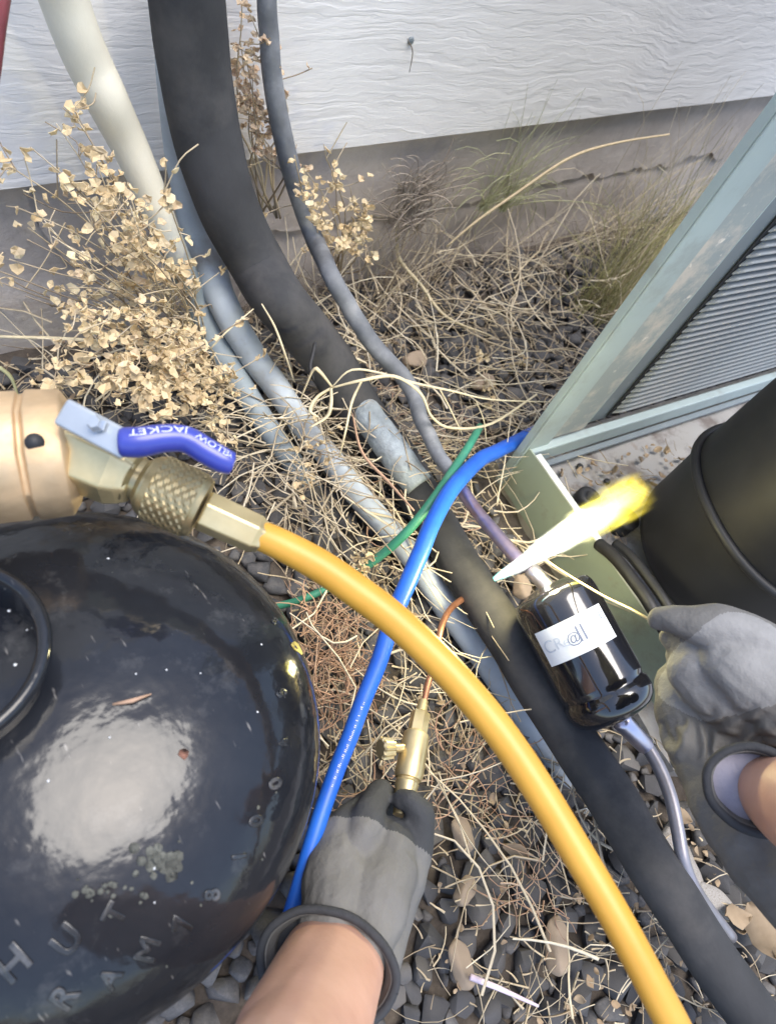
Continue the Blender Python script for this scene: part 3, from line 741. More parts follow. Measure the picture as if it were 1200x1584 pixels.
[scrap('scuff', random.gauss(250, 17), random.gauss(1335, 15), random.uniform(.0008, .0030), M['dust'], 7) for _ in range(34)]
[scrap('scuff', random.gauss(150, 50), random.gauss(1375, 16), random.uniform(.0005, .0016), M['dust'], 6) for _ in range(22)]
scrap('rust_chip', 284, 1167, .0026, M['rust'], 7)
for _ in range(26):
    px, py = random.uniform(10, 470), random.uniform(860, 1560)
    if (px - 120) ** 2 + (py - 1190) ** 2 < 355 ** 2: scrap('fleck', px, py, random.uniform(.0004, .0010), M['label'] if random.random() < .5 else M['dust'], 5)
p = dome_pt(205, 1086); mb = MB(); mb.tube([p + Vector((-.008, .003, .001)), p + Vector((0, 0, .0022)), p + Vector((.009, -.001, .001))], [.0006, .0012, .0004], 5)
tag(mb.build('twig', M['red_straw']), 'tiny brown twig lying on the shiny black tank top', 'twig')

# ------------------------------------------------------------------ tank valve, ball valve and hose
tv = thing('tank_valve', 'large dull bronze tank valve with a round port hole at the left edge', 'valve', tuple(at(20, 740, .30)))
a0 = at(-130, 718, .300); a1 = at(122, 700, .302); ax = a1 - a0; pxv = depth(a1) / F_PX
mb = MB(); L_ = ax.length
lathe(mb, a0, ax, [(0, 96 * pxv), (L_ * .50, 98 * pxv), (L_ * .66, 98 * pxv), (L_ * .665, 92 * pxv), (L_ * .70, 92 * pxv), (L_ * .71, 99 * pxv), (L_ * .93, 97 * pxv), (L_ * .985, 78 * pxv), (L_, 50 * pxv)], 9)
o = mb.build('valve_body', M['brass_dull'], tv, smooth=False); bevel(o, .0018, 3); o.data.polygons.foreach_set('use_smooth', [True] * len(o.data.polygons))
stem0 = Vector((TANK_C.x - .05, TANK_C.y + .045, ZE + .035)); stem1 = a0.lerp(a1, .12)
mb = MB(); lathe(mb, stem0, stem1 - stem0, [(0, .018), (.012, .018), (.014, .014), ((stem1 - stem0).length, .016)], 24); mb.build('valve_stem', M['brass_dull'], tv)
from mathutils.bvhtree import BVHTree
vb_me = [c_ for c_ in tv.children if c_.name.startswith('valve_body')][0].data
hp = BVHTree.FromPolygons([v.co for v in vb_me.vertices], [tuple(p.vertices) for p in vb_me.polygons]).ray_cast(CAMP, ray(54, 684).normalized())[0] or at(54, 684, .327)
mb = MB(); rr = ray(54, 684).normalized(); lathe(mb, hp - rr * .0012, rr, [(0, .0042), (.0045, .0040), (.012, .0038)], 20); mb.build('port_hole', M['rubber'], tv)
bv = thing('ball_valve', 'brass ball valve with blue lever joining the tank valve to the yellow hose', 'valve', tuple(at(200, 740, .31)))
b0_ = at(92, 690, .310); b1_ = at(216, 742, .310); bx = (b1_ - b0_); pxb = depth(b1_) / F_PX; BLn = bx.length
mb = MB(); lathe(mb, b0_, bx, [(0, 50 * pxb), (BLn * .12, 60 * pxb), (BLn * .72, 58 * pxb), (BLn * .86, 50 * pxb), (BLn * .98, 40 * pxb)], 6)
o = mb.build('valve_body', M['brass'], bv, smooth=False); bevel(o, .0018, 3)
n0 = at(205, 737, .310); n1 = at(330, 795, .305); nx_ = (n1 - n0); nd = nx_.normalized()
mb = MB(); lathe(mb, n0, nd, [(0, 42 * pxb), (6 * pxb, 34 * pxb), (14 * pxb, 34 * pxb), (22 * pxb, 44 * pxb), (34 * pxb, 46 * pxb)], 40)
sharp(mb.build('swivel_neck', M['brass_dark'], bv))
# knurled nut: diamond bumps as real relief
mb = MB(); seg = 72; rows = 26; vs = []; fs = []; na = n0 + nd * 26 * pxb; nl = 88 * pxb; aa = nd.orthogonal().normalized(); bb = nd.cross(aa)
for j in range(rows + 1):
    t = j / rows
    base = 47 + 5 * min(1, t / .12); base -= 4 * max(0, (t - .9) / .1)
    for i in range(seg):
        kn = 0
        if .12 < t < .9:
            kn = (1 if ((i + j) % 4 in (0, 1)) else 0) * .55 + (1 if ((i - j) % 4 in (0, 1)) else 0) * .55
        r = (base + kn * 2.6) * pxb; th = i / seg * 6.28318
        vs.append(na + nd * nl * t + (aa * math.cos(th) + bb * math.sin(th)) * r)
for j in range(rows):
    for i in range(seg):
        i2 = (i + 1) % seg; fs.append((j * seg + i, j * seg + i2, (j + 1) * seg + i2, (j + 1) * seg + i))
fs.append(tuple(range(seg))[::-1]); fs.append(tuple(rows * seg + i for i in range(seg)))
mb.add(vs, fs); mb.build('knurled_nut', M['brass_dark'], bv, smooth=False)
# lever : zinc plate + vinyl sleeve
lp = [at(92, 634, .345), at(140, 662, .347), at(198, 690, .348)]
lv = (lp[2] - lp[0]).normalized(); side = lv.cross((CAMP - lp[1]).normalized()).normalized(); upv = side.cross(lv)
mb = MB(); hw = 23 * depth(lp[1]) / F_PX
mb.box(lp[0] - side * hw - upv * .0035, (lp[2] - lp[0]), side * 2 * hw, upv * .0035)
o = mb.build('lever_plate', M['zinc'], bv, smooth=False); bevel(o, .002, 3)
mb = MB(); pc = at(150, 655, .350); lathe(mb, pc - upv * .001, upv, [(0, 13 * pxb), (.0015, 13 * pxb), (.003, 10 * pxb), (.0045, 9 * pxb)], 6); mb.build('lever_nut', M['zinc'], bv, smooth=False)
gp = [(186, 684, .347, 46), (215, 684, .348, 48), (255, 678, .349, 44), (288, 680, .348, 42), (318, 697, .346, 42), (345, 712, .344, 40), (362, 718, .343, 34)]
P_, R_ = pxtube(gp, 6); R_[0] *= .9; R_[-1] *= .55
mb = MB(); mb.tube(P_, R_, 20); grip = mb.build('lever_grip', M['blue_vinyl'], bv)
def grip_text(txt, ia, ib, name='lettering'):
    me = text_mesh(txt, 1.0, .0)
    xs = [v.co.x for v in me.vertices]; xa, xb = min(xs), max(xs)
    for v in me.vertices:
        t = (v.co.x - xa) / (xb - xa); f = ia + (ib - ia) * t; i = int(min(f, len(P_) - 2)); fr = f - i
        c_ = P_[i].lerp(P_[i + 1], fr); r = R_[i] * (1 - fr) + R_[min(i + 1, len(R_) - 1)] * fr
        tg = (P_[i + 1] - P_[i]).normalized(); nv = (CAMP - c_).normalized(); sd_ = tg.cross(nv).normalized(); nv = sd_.cross(tg)
        yy = RW.transposed() @ sd_
        if yy.y < 0: sd_ = -sd_
        ang = .72 - v.co.y * .75    # upside-down lettering along the upper edge
        v.co = c_ + (nv * math.cos(ang) + sd_ * math.sin(ang)) * (r + .0003)
    me.materials.clear(); link(name, me, M['white_ink'], grip, smooth=False)
grip_text('JACKET', 18, 4); grip_text('YELLOW', 33, 20)
yh = thing('yellow_hose', 'yellow refrigerant charging hose with hexagonal brass end fitting', 'hose', tuple(at(600, 950, .30)))
h0_ = at(314, 789, .305); h1_ = at(408, 832, .300); hd = (h1_ - h0_)
mb = MB(); lathe(mb, h0_, hd, [(0, 30 * pxb), (2 * pxb, 34 * pxb), (hd.length * .86, 33 * pxb), (hd.length * .93, 29 * pxb), (hd.length, 27 * pxb)], 6)
o = mb.build('hex_fitting', M['brass'], yh, smooth=False); bevel(o, .001, 3)
hpth = [(394, 824, .301, 46), (440, 845, .300, 49), (500, 878, .297, 51), (560, 920, .293, 52), (602, 952, .291, 52), (650, 995, .290, 52), (704, 1050, .289, 52), (768, 1126, .287, 52), (828, 1213, .285, 52), (890, 1315, .283, 52), (955, 1425, .281, 52), (1012, 1531, .276, 53), (1060, 1625, .268, 54), (1110, 1740, .25, 54)]
P_, R_ = pxtube(hpth, 10); mb = MB(); mb.tube(P_, R_, 32); mb.build('hose_tube', M['hose'], yh)
# red hose at the frame edge
line_thing('red_hose', 'dark red hose crossing the top left corner', 'hose', [(28, -160, .40, 34), (8, -60, .40, 34), (-6, 30, .40, 32), (-18, 120, .39, 32), (-45, 260, .37, 32), (-90, 420, .34, 32)], M['red_rubber'], 16)

# ------------------------------------------------------------------ straw litter
def stalk(mb, p, ang, L, r, bend=.6, lift=.25, seg=3, n_=5, droop=0.0):
    P = [Vector(p)]; d = Vector((math.cos(ang), math.sin(ang), lift)).normalized(); w_ = random.uniform(-bend, bend)
    kink = random.randrange(1, n_) if random.random() < .35 else -1
    for i in range(n_):
        d = (Matrix.Rotation(w_ / n_ + (random.uniform(-.9, .9) if i == kink else 0), 3, 'Z') @ d); d.z += random.uniform(-.12, .12) - droop / n_ ; d.normalize()
        P.append(P[-1] + d * L / n_)
    for q in P: q.z = max(q.z, gz(q.x, q.y) - .008)
    mb.tube(P, [r * (1 - .5 * i / n_) for i in range(n_ + 1)], seg, caps=False, squash=random.uniform(.35, 1))
def in_px(x, y, z=0.01):
    q = RW.transposed() @ (Vector((x, y, z)) - CAMP)
    return CX + F_PX * q.x / -q.z, CY - F_PX * q.y / -q.z
def scatter(region, count, mat_name, Lr=(.02, .075), rr=(.0005, .0013), zr=(.0, .022), lift=.2, bend=1.2, ang=None):
    mb = MB(); (xa, ya, xb, yb) = region
    for _ in range(count):
        for _t in range(20):
            px, py = random.uniform(xa, xb), random.uniform(ya, yb); z = random.uniform(*zr); p = at(px, py, z)
            if free(p.x, p.y): break
        else: continue
        a = random.uniform(0, 6.283) if ang is None else random.gauss(*ang)
        stalk(mb, p, a, random.uniform(*Lr), random.uniform(*rr), bend, random.uniform(-.1, lift))
    return mb
def merge(a, b): a.add(b.v, b.f)
base = MB()
for reg, cnt in (((380, 400, 880, 700), 230), ((560, 330, 1000, 560), 190), ((280, 640, 620, 830), 110), ((600, 640, 830, 900), 130), ((440, 860, 640, 1230), 100), ((500, 1050, 760, 1250), 70), ((640, 860, 860, 1300), 80), ((700, 1180, 1000, 1584), 45), ((0, 420, 360, 700), 150), ((640, 1300, 900, 1584), 34), ((860, 1100, 1200, 1584), 60)):
    merge(base, scatter(reg, cnt, 'straw'))
merge(base, scatter((420, 560, 860, 720), 120, 'straw', (.05, .12), (.0006, .0012), (.02, .05), .3, .9, (-.25, .5)))
merge(base, scatter((420, 600, 640, 830), 60, 'straw', (.03, .08), (.0005, .0011), (.06, .085), .1, 1.2))
for reg, cnt in (((380, 400, 880, 720), 520), ((560, 330, 1000, 560), 300), ((280, 640, 620, 830), 170), ((600, 640, 830, 900), 170), ((440, 860, 640, 1230), 130), ((640, 1180, 1000, 1584), 90), ((0, 420, 360, 700), 200), ((900, 1100, 1200, 1584), 90)):
    merge(base, scatter(reg, cnt, 'straw', (.005, .018), (.0006, .0017), (.004, .024), .3, .8))
tag(base.build('dry_straw', M['straw']), 'tan dry straw litter strewn over the gravel', kind='stuff')
base = MB()
for reg, cnt in (((400, 420, 900, 700), 95), ((560, 330, 1000, 520), 70), ((380, 540, 620, 800), 45), ((620, 700, 840, 900), 26), ((480, 850, 780, 1240), 34), ((660, 1230, 1000, 1584), 16), ((60, 420, 380, 700), 30), ((300, 560, 640, 860), 30)):
    merge(base, scatter(reg, cnt, 'pale_straw', (.06, .17), (.0007, .0018), (.02, .06), .45, 2.2))
for _ in range(70):      # stems standing and leaning on the foundation
    x = random.uniform(.35, 1.25); stalk(base, (x, random.uniform(.50, .57), .01), random.gauss(.5, .7), random.uniform(.08, .22), random.uniform(.0006, .0014), 1.0, 1.6, 4, 7, .8)
tag(base.build('long_straw', M['long_straw']), 'long pale tangled dry stems lying over gravel and pipes and leaning on the foundation', kind='stuff')
base = MB()
for reg, cnt in (((460, 930, 560, 1110), 190), ((540, 1180, 620, 1260), 30), ((560, 600, 720, 860), 60), ((660, 1120, 820, 1300), 50), ((770, 1340, 860, 1430), 22)):
    merge(base, scatter(reg, cnt, 'straw', (.025, .06), (.0005, .0011), (.01, .04), .4, 2.5))
tag(base.build('rusty_straw', M['red_straw']), 'reddish tangled dead stems beside the tank and blue tube', kind='stuff')
# fine dead roots low against foundation
base = MB()
for _ in range(650):
    x = random.uniform(.25, 1.3); p = Vector((x, random.uniform(.48, .585), random.uniform(0, .05)))
    stalk(base, p, random.uniform(0, 6.28), random.uniform(.02, .06), random.uniform(.0004, .001), 2.0, .8)
tag(base.build('dead_grass_mat', M['dead']), 'dull brown dead grass matted along the foot of the foundation', kind='stuff')
# leaf litter
def leaf_mb(mb, p, s, rnd=random, curl=.35):
    a = rnd.uniform(0, 6.28); tilt = Matrix.Rotation(rnd.gauss(0, .6), 3, 'X') @ Matrix.Rotation(rnd.gauss(0, .5), 3, 'Y'); rz = Matrix.Rotation(a, 3, 'Z')
    out = []
    n_ = 6
    for i in range(n_ + 1):
        t = i / n_; wd = math.sin(math.pi * min(1, t * .96 + .03)) ** .8 * .34 * rnd.uniform(.85, 1.1); zc = curl * (t - .5) ** 2
        for sgn in (-1, 0, 1): out.append(Vector(p) + rz @ (tilt @ (Vector(((t - .5), sgn * wd, zc + abs(sgn) * .12)) * s)))
    fs = []
    for i in range(n_):
        for q in (0, 1): fs.append((i * 3 + q, i * 3 + q + 1, i * 3 + q + 4, i * 3 + q + 3))
    mb.add(out, fs)
mb = MB()
for reg, cnt in (((400, 400, 900, 720), 260), ((640, 1050, 1180, 1584), 60), ((880, 1150, 1200, 1584), 110), ((440, 850, 700, 1250), 60), ((0, 420, 400, 700), 60)):
    for _ in range(cnt):
        px, py = random.uniform(reg[0], reg[2]), random.uniform(reg[1], reg[3]); p = at(px, py, random.uniform(.006, .02))
        q = p - AO
        if q.dot(AU) > -.003 or (p - TANK_C).xy.length < TANK_R: continue
        leaf_mb(mb, p, random.uniform(.004, .011), random, random.uniform(.3, 1.2))
lf = mb.build('leaf_litter', M['leaf']); sm = lf.modifiers.new('solid', 'SOLIDIFY'); sm.thickness = .0004
tag(lf, 'crumbled brown leaf litter among the stones', kind='stuff')
mb = MB()
for _ in range(90):
    a_, b_ = random.uniform(.02, .26), random.uniform(-.16, -.02)
    if (ag(a_, b_, 0) - Vector((cc.x, cc.y, 0))).length < CR * 1.02: continue
    leaf_mb(mb, ag(a_, b_, .040), random.uniform(.004, .014), random, random.uniform(.3, 1.0))
for _ in range(60):
    stalk(mb, ag(random.uniform(.02, .35), random.uniform(-.14, -.02), .041), random.uniform(0, 6.28), random.uniform(.006, .03), random.uniform(.0004, .001), 1.0, .1)
lb = mb.build('bay_debris', M['leaf']); sm = lb.modifiers.new('solid', 'SOLIDIFY'); sm.thickness = .0004
tag(lb, 'bits of dry leaf and grit on the grey floor of the open cabinet', kind='stuff')
# individual dry leaves
for px, py, s, lab_ in ((800, 1312, .026, 'curled brown leaf on dark gravel left of the yellow hose'), (1178, 1440, .045, 'large tan dry leaf beside the foam pipe at the right edge'), (1135, 1420, .030, 'smaller tan dry leaf against the foam pipe near the right edge'), (1052, 1262, .020, 'pale yellow dry leaf on the slab right of the silvery tube'), (776, 845, .02, 'small tan leaf beside the purple copper tube')):
    mb = MB(); leaf_mb(mb, at(px, py, .024), s, random, .5); o = mb.build('dry_leaf', M['leaf']); sm = o.modifiers.new('solid', 'SOLIDIFY'); sm.thickness = .0005
    tag(o, lab_, 'leaf', 'loose dry leaves')
# tan pebbles
def pebble(px, py, w_, l_, ang, lab_, mat='tan_stone', z=.016):
    p = at(px, py, z); d_ = depth(p) / F_PX; me = SM[(int(px) * 7) % len(SM)].copy(); me.materials.clear(); me.set_sharp_from_angle(angle=3.14); me.materials.append(M[mat])
    o = bpy.data.objects.new('pebble', me); COL.objects.link(o); o.location = p
    sb = o.modifiers.new('round', 'SUBSURF'); sb.levels = 2; sb.render_levels = 2
    ex = (at(px + math.cos(ang) * 20, py - math.sin(ang) * 20, z) - p); az = math.atan2(ex.y, ex.x)
    o.rotation_euler = (0, 0, az); 
    bx_ = max(v.co.x for v in me.vertices); by_ = max(v.co.y for v in me.vertices); o.scale = (l_ / 2 * d_ / bx_, w_ / 2 * d_ / by_, w_ / 2 * d_ / by_)
    tag(o, lab_, 'pebble', 'tan pebbles among the dark gravel')
pebble(716, 1290, 38, 56, 1.75, 'pinkish oval pebble right of the left glove thumb')
pebble(714, 1492, 42, 72, 1.75, 'long tan pebble with flat sides beside the bottom edge', z=.018)
pebble(862, 1462, 46, 84, 1.5, 'largest tan pebble, streaked brown, left of the yellow hose')
pebble(808, 908, 36, 44, 1.2, 'rust spotted tan pebble at the foot of the drier inlet', z=.03)
pebble(748, 592, 34, 48, .2, 'flat tan pebble in the straw right of the grey metal line')
pebble(642, 556, 34, 46, .1, 'pale grey pebble touching the thin grey metal line', z=.02)
pebble(720, 1378, 34, 50, .9, 'pale olive crumbly pebble between the glove and yellow hose')
pebble(1052, 1330, 60, 100, 1.9, 'pale broken lump of concrete beside the silvery outlet tube', 'concrete', z=.012)
pebble(1095, 1385, 50, 70, 2.4, 'smaller broken lump of concrete below the silvery outlet tube', 'concrete', z=.012)
# a scorched pale rod on the gravel
mb = MB(); mb.tube([at(727, 1511, .035), at(770, 1528, .033), at(832, 1556, .028)], [.0024, .0021, .0011], 8)
M['rod'] = simple('shiny lilac-white plastic', (.72, .60, .70), .3, var=.15, nscale=60, bump=.05)
tag(mb.build('plastic_sliver', M['rod']), 'shiny lilac and white sliver lying on the gravel by a tan pebble', 'sliver')

# ------------------------------------------------------------------ distinct straws
def straw(path, mat, lab_, cat='straw', name='straw', r=None, group=None):
    P = []
    for e in path:
        P.append(aty(e[1], e[2], e[3]) if e[0] == 'y' else at(*e[:3]))
    wl = [e[-1] for e in path]
    R = [w_ * depth(p) / F_PX / 2 for w_, p in zip(wl, P)]
    mb = MB(); mb.tube(spline(P, 5), sp1(R, 5), 5, squash=.6); return tag(mb.build(name, mat), lab_, cat, group)
fan = thing('bent_grass_blades', 'pale bent grass blades fanned over the end of the thick black foam', 'grass blades', tuple(at(520, 600, .12)))
for pth in ([(512, 600, .13, 4), (545, 572, .15, 8), (600, 580, .15, 9), (640, 592, .145, 9), (700, 605, .14, 8), (760, 618, .12, 6), (850, 622, .09, 4)],
            [(512, 600, .13, 5), (560, 588, .15, 9), (610, 582, .15, 11), (650, 608, .14, 11), (668, 645, .12, 9), (700, 662, .10, 7), (760, 655, .08, 6), (830, 610, .08, 4)],
            [(515, 600, .13, 5), (495, 575, .15, 9), (485, 572, .15, 9), (472, 600, .13, 7), (466, 615, .12, 4)],
            [(512, 598, .13, 6), (512, 625, .13, 8), (505, 645, .12, 7), (478, 662, .11, 3)],
            [(560, 588, .14, 5), (545, 620, .13, 6), (535, 665, .12, 5), (525, 708, .09, 3)],
            [(512, 600, .13, 5), (490, 615, .12, 7), (480, 635, .11, 8), (492, 645, .11, 3)],
            [(680, 602, .13, 4), (695, 630, .11, 5), (715, 672, .09, 3)], [(735, 618, .12, 3), (748, 650, .10, 4), (752, 685, .08, 3)]):
    P = [at(*e[:3]) for e in pth]; R = [e[3] * depth(p) / F_PX / 2 * .85 for e, p in zip(pth, P)]
    mb = MB(); mb.tube(spline(P, 5), sp1(R, 5), 5, squash=.5); mb.build('blade', M['pale_straw'], fan)
straw([('y', 690, 382, .50, 3), ('y', 735, 344, .50, 4.5), ('y', 800, 298, .50, 5), ('y', 880, 245, .50, 5), ('y', 950, 222, .50, 4), ('y', 1035, 208, .50, 3)], M['straw'], 'long pale straw leaning across the foundation from the gravel to the upper right', group='long single straws')
straw([(0, 521, .10, 5), (100, 524, .10, 6), (200, 532, .10, 6), (300, 538, .095, 3)], M['pale_straw'], 'long straight straw lying level at the left edge through the weed', group='long single straws')
straw([(455, 590, .11, 3), (440, 545, .15, 5), (425, 505, .17, 5), (405, 470, .19, 3)], M['pale_straw'], 'short straw leaning left of the black foam above its slit', group='long single straws')
straw([(325, 540, .14, 4), (352, 512, .16, 5), (392, 478, .17, 3)], M['pale_straw'], 'upper of two short straws lying across the two grey conduits', group='long single straws')
straw([(612, 345, .10, 3), (618, 400, .07, 6), (650, 440, .05, 6), (690, 490, .04, 5), (760, 520, .03, 3)], M['pale_straw'], 'kinked straw stem in front of the foundation below the dead tangle', group='long single straws')
straw([(640, 790, .14, 3), (600, 745, .12, 5), (560, 700, .11, 5), (545, 640, .1, 3)], M['red_straw'], 'orange straw slanting between the pipe fragment and the green wire', group='long single straws')
straw([(0, 568, .13, 7), (18, 585, .12, 7), (30, 618, .10, 4)], M['grass_g'], 'single green grass blade at the left edge above the bronze valve', 'grass', 'loose_grass')
straw([('y', 630, 60, .575, 2), ('y', 638, 80, .578, 3), ('y', 633, 112, .58, 2)], M['dead'], 'tiny dead sprig stuck on the siding under the nail', 'sprig', 'sprig')
straw([(540, 1, .0, 1), (541, 2, .0, 1), (542, 3, .0, 1)], M['dead'], 'x', 'x') if False else None

# ------------------------------------------------------------------ weeds
def pod_mesh(seed, mat):
    rnd = random.Random(seed); mb = MB(); n_ = 8; vs = [Vector((0, 0, -.16))]
    for i in range(n_):
        t = i * 6.2832 / n_; r = rnd.uniform(.55, 1.15); vs.append(Vector((math.cos(t) * r, math.sin(t) * r * .85, rnd.uniform(-.25, .55))))
    top = [v + Vector((0, 0, .10)) for v in vs]
    mb.add(vs + top, [(0, 1 + (i + 1) % n_, 1 + i) for i in range(n_)] + [(9, 10 + i, 10 + (i + 1) % n_) for i in range(n_)] + [(1 + i, 1 + (i + 1) % n_, 10 + (i + 1) % n_, 10 + i) for i in range(n_)])
    me = mb.mesh('seed_pod'); me.materials.append(mat); return me
PODS = [pod_mesh(i, M['pod']) for i in range(7)]; PODS2 = [pod_mesh(20 + i, M['pod_pink']) for i in range(5)]
def weed(name, label, base, tips, cat='weed', pods=8, pod_r=(.0032, .0055), clus=.016, stem_mat='straw', podset=None, single=130, r0=.0013, twigs=3, cap_each=True, cull=None):
    podset = podset or PODS; root = thing(name, label, cat, tuple(base)); rest = MB(); made = 0; B = Vector(base)
    for tip in tips:
        T = Vector(tip[:3]); n_p = int(pods * (tip[3] if len(tip) > 3 else 1)); mid = B.lerp(T, .5) + Vector((random.uniform(-.02, .02), random.uniform(-.015, .015), .02))
        P = spline([B + Vector((random.uniform(-.008, .008), random.uniform(-.008, .008), 0)), B.lerp(mid, .55) + Vector((random.uniform(-.01, .01), random.uniform(-.01, .01), 0)), mid, T], 5)
        P = jitter_path(P, .004, 25, random.random() * 9)
        mb = MB(); mb.tube(P, [r0 * (1 - .65 * i / (len(P) - 1)) for i in range(len(P))], 5)
        for q in range(twigs):
            s0 = P[random.randrange(len(P) // 2, len(P))]; e = s0 + Vector((random.gauss(0, .02), random.gauss(0, .012), random.gauss(.008, .015)))
            mb.tube(spline([s0, s0.lerp(e, .5) + Vector((random.gauss(0, .004), 0, random.gauss(0, .004))), e], 3), [r0 * .4] * 7, 4, caps=False)
            for _ in range(n_p // (twigs + 1)):
                c_ = s0.lerp(e, random.uniform(.4, 1.1)) + Vector((random.gauss(0, .3), random.gauss(0, .3), random.gauss(0, .3))) * clus * .5
                made = put_pod(c_, random.uniform(*pod_r), podset, root, rest, made, single)
        mb.build('stem', M[stem_mat], root)
        for _ in range(n_p):
            c_ = P[-1 - random.randrange(0, 4)] + Vector((random.gauss(0, .5), random.gauss(0, .4), random.gauss(0, .5))) * clus
            made = put_pod(c_, random.uniform(*pod_r), podset, root, rest, made, single)
    if rest.v:
        o = rest.build('seed_pods', podset[0].materials[0], root, smooth=False); o['kind'] = 'stuff'
    return root
def put_pod(c_, s, podset, root, rest, made, single):
    me = podset[random.randrange(len(podset))]
    mt = Matrix.Translation(c_) @ Matrix.Rotation(random.uniform(0, 6.28), 4, 'Z') @ Matrix.Rotation(random.uniform(-1.4, 1.4), 4, 'X') @ Matrix.Rotation(random.uniform(-.8, .8), 4, 'Y') @ Matrix.Diagonal((s, s, s, 1))
    if made < single:
        o = bpy.data.objects.new('seed_pod', me); COL.objects.link(o); o.parent = root; o.matrix_parent_inverse = Matrix.Translation(-root.location); o.matrix_basis = mt
    else: rest.add([mt @ v.co for v in me.vertices], [tuple(p.vertices) for p in me.polygons])
    return made + 1
def Y(px, py, y, k_=1.0): p = aty(px, py, y); return (p.x, p.y, p.z, k_)
b1 = at(330, 560, .01)
weed('dry_weed', 'tall dry weed with pale round papery pods spreading up the wall left of the pipes', b1,
     [Y(45, 225, .44, .5), Y(25, 262, .45, .7), Y(85, 190, .50, .3), Y(110, 165, .50, .5), Y(130, 205, .49, 1.6), Y(150, 255, .47, 1.6), Y(175, 300, .45, 1.3), Y(120, 300, .44, 1.4), Y(145, 350, .42, 1.5), Y(60, 330, .43, .7), Y(200, 350, .42, 1.5), Y(255, 300, .42, .5), Y(190, 385, .41, 1.2), Y(20, 400, .42, .8), Y(110, 400, .40, 1), Y(90, 440, .40, .7)], pods=15, clus=.010, twigs=5)
weed('dry_weed', 'sprawling bare stems with few pods fanning across the foundation at the far left', at(310, 575, .01),
     [Y(random.uniform(-10, 230), random.uniform(290, 520), random.uniform(.38, .48), random.uniform(.1, .6)) for _ in range(22)], pods=7, clus=.012, single=60)
b2 = at(350, 600, .01)
weed('dry_weed', 'low bushy dry weed crowded with yellowish pods behind the blue valve lever', b2,
     [Y(120, 480, .38, 1), Y(160, 470, .38, .9), Y(215, 480, .37, 1.2), Y(240, 500, .36, 1), Y(150, 520, .36, 1.2), Y(110, 540, .35, 1), Y(60, 600, .33, .8), Y(85, 590, .33, .8), Y(170, 585, .32, 1.5), Y(190, 610, .31, 2), Y(225, 620, .30, 2), Y(265, 560, .33, 1.3), Y(290, 590, .32, 1.1), Y(300, 630, .31, 1.2), Y(250, 650, .29, 1.4), Y(330, 650, .31, 1), Y(280, 540, .34, 1), Y(200, 540, .35, 1.2), Y(360, 690, .29, .5), Y(100, 560, .34, 1)], pods=17, clus=.009, twigs=5)
b3 = Vector(aty(418, 330, .56)); 
weed('dry_weed', 'tall narrow reddish dry weed between the black foam pipe and the thin grey line', b3,
     [Y(372, -20, .555, 1), Y(385, 20, .55, 1.3), Y(368, 60, .555, 1.5), Y(390, 95, .55, 1.5), Y(378, 130, .55, 1.8), Y(395, 160, .55, 1.6), Y(385, 190, .545, 1.4), Y(365, 100, .555, 1), Y(400, 230, .54, .6), Y(420, 70, .56, .4)], pods=13, clus=.010, podset=PODS2, pod_r=(.0028, .0046))
b4 = at(520, 430, .01)
weed('dry_weed', 'dry sprig with plump pale pods right of the thin grey line', b4,
     [Y(458, 240, .47, .7), Y(475, 265, .47, .9), Y(480, 300, .46, 1.6), Y(482, 325, .46, 1.4), Y(500, 225, .48, .3), Y(512, 265, .48, .6), Y(540, 292, .48, .3), Y(568, 320, .47, 1.8), Y(560, 350, .46, 1.6), Y(530, 380, .45, 1.4), Y(560, 372, .46, 1), Y(588, 398, .45, .6)], pods=11, clus=.008, pod_r=(.0036, .0052))
weed('dry_weed', 'small dry sprig tucked under the yellow hose beside the green wire', at(580, 905, .01), [tuple(at(560, 880, .07)) + (1,), tuple(at(585, 872, .07)) + (.6,), tuple(at(545, 868, .06)) + (.7,)], pods=9, clus=.008)
weed('dry_weed', 'small dry sprig lying on the two grey conduits below the foam slit', at(470, 690, .03), [tuple(at(458, 695, .07)) + (.6,), tuple(at(470, 765, .05)) + (1,), tuple(at(505, 690, .07)) + (.5,)], pods=8, clus=.008)
weed('dry_weed', 'scrap of dry pods on dark gravel near the cabinet corner post', at(742, 575, .01), [tuple(at(745, 552, .03)) + (1,), tuple(at(760, 640, .03)) + (.6,), tuple(at(815, 570, .02)) + (.8,)], pods=7, clus=.007)
def tuft(name, label, base_pts, n_, dirs, Lr, mat, r=.0008, cat='grass tuft', droop=.5, bend=.8, spread=.012):
    root = thing(name, label, cat, tuple(base_pts[0])); 
    ms = MB()
    for i in range(n_):
        b = Vector(random.choice(base_pts)) + Vector((random.gauss(0, spread), random.gauss(0, spread * .6), 0)); dx, dy, dz_ = random.choice(dirs)
        L = random.uniform(*Lr); d = Vector((dx + random.gauss(0, .25), dy + random.gauss(0, .15), dz_ + random.gauss(0, .2))).normalized(); P = [b]
        w_ = random.gauss(0, bend)
        for s_ in range(7):
            d = Matrix.Rotation(w_ / 7, 3, 'Y') @ d; d.z -= droop / 7 * random.uniform(.2, 1.4); d.normalize(); q = P[-1] + d * L / 7
            q.y = min(q.y, WY - .008); q.z = max(q.z, 0.0); P.append(q)
        tgt = MB() if i < 60 else ms
        tgt.tube(P, [r * (1 - .6 * q / 7) * random.uniform(.8, 1.1) for q in range(8)], 4, caps=False, squash=.5)
        if i < 60: tgt.build('blade', mat, root)
    if ms.v: o = ms.build('blades', mat, root); o['kind'] = 'stuff'
    return root
bp = [tuple(at(x_, y_, .0)) for x_, y_ in ((930, 470), (900, 480), (950, 440), (980, 430), (930, 500), (1010, 400))]
bp = [(p[0], min(p[1], .55), p[2]) for p in bp]
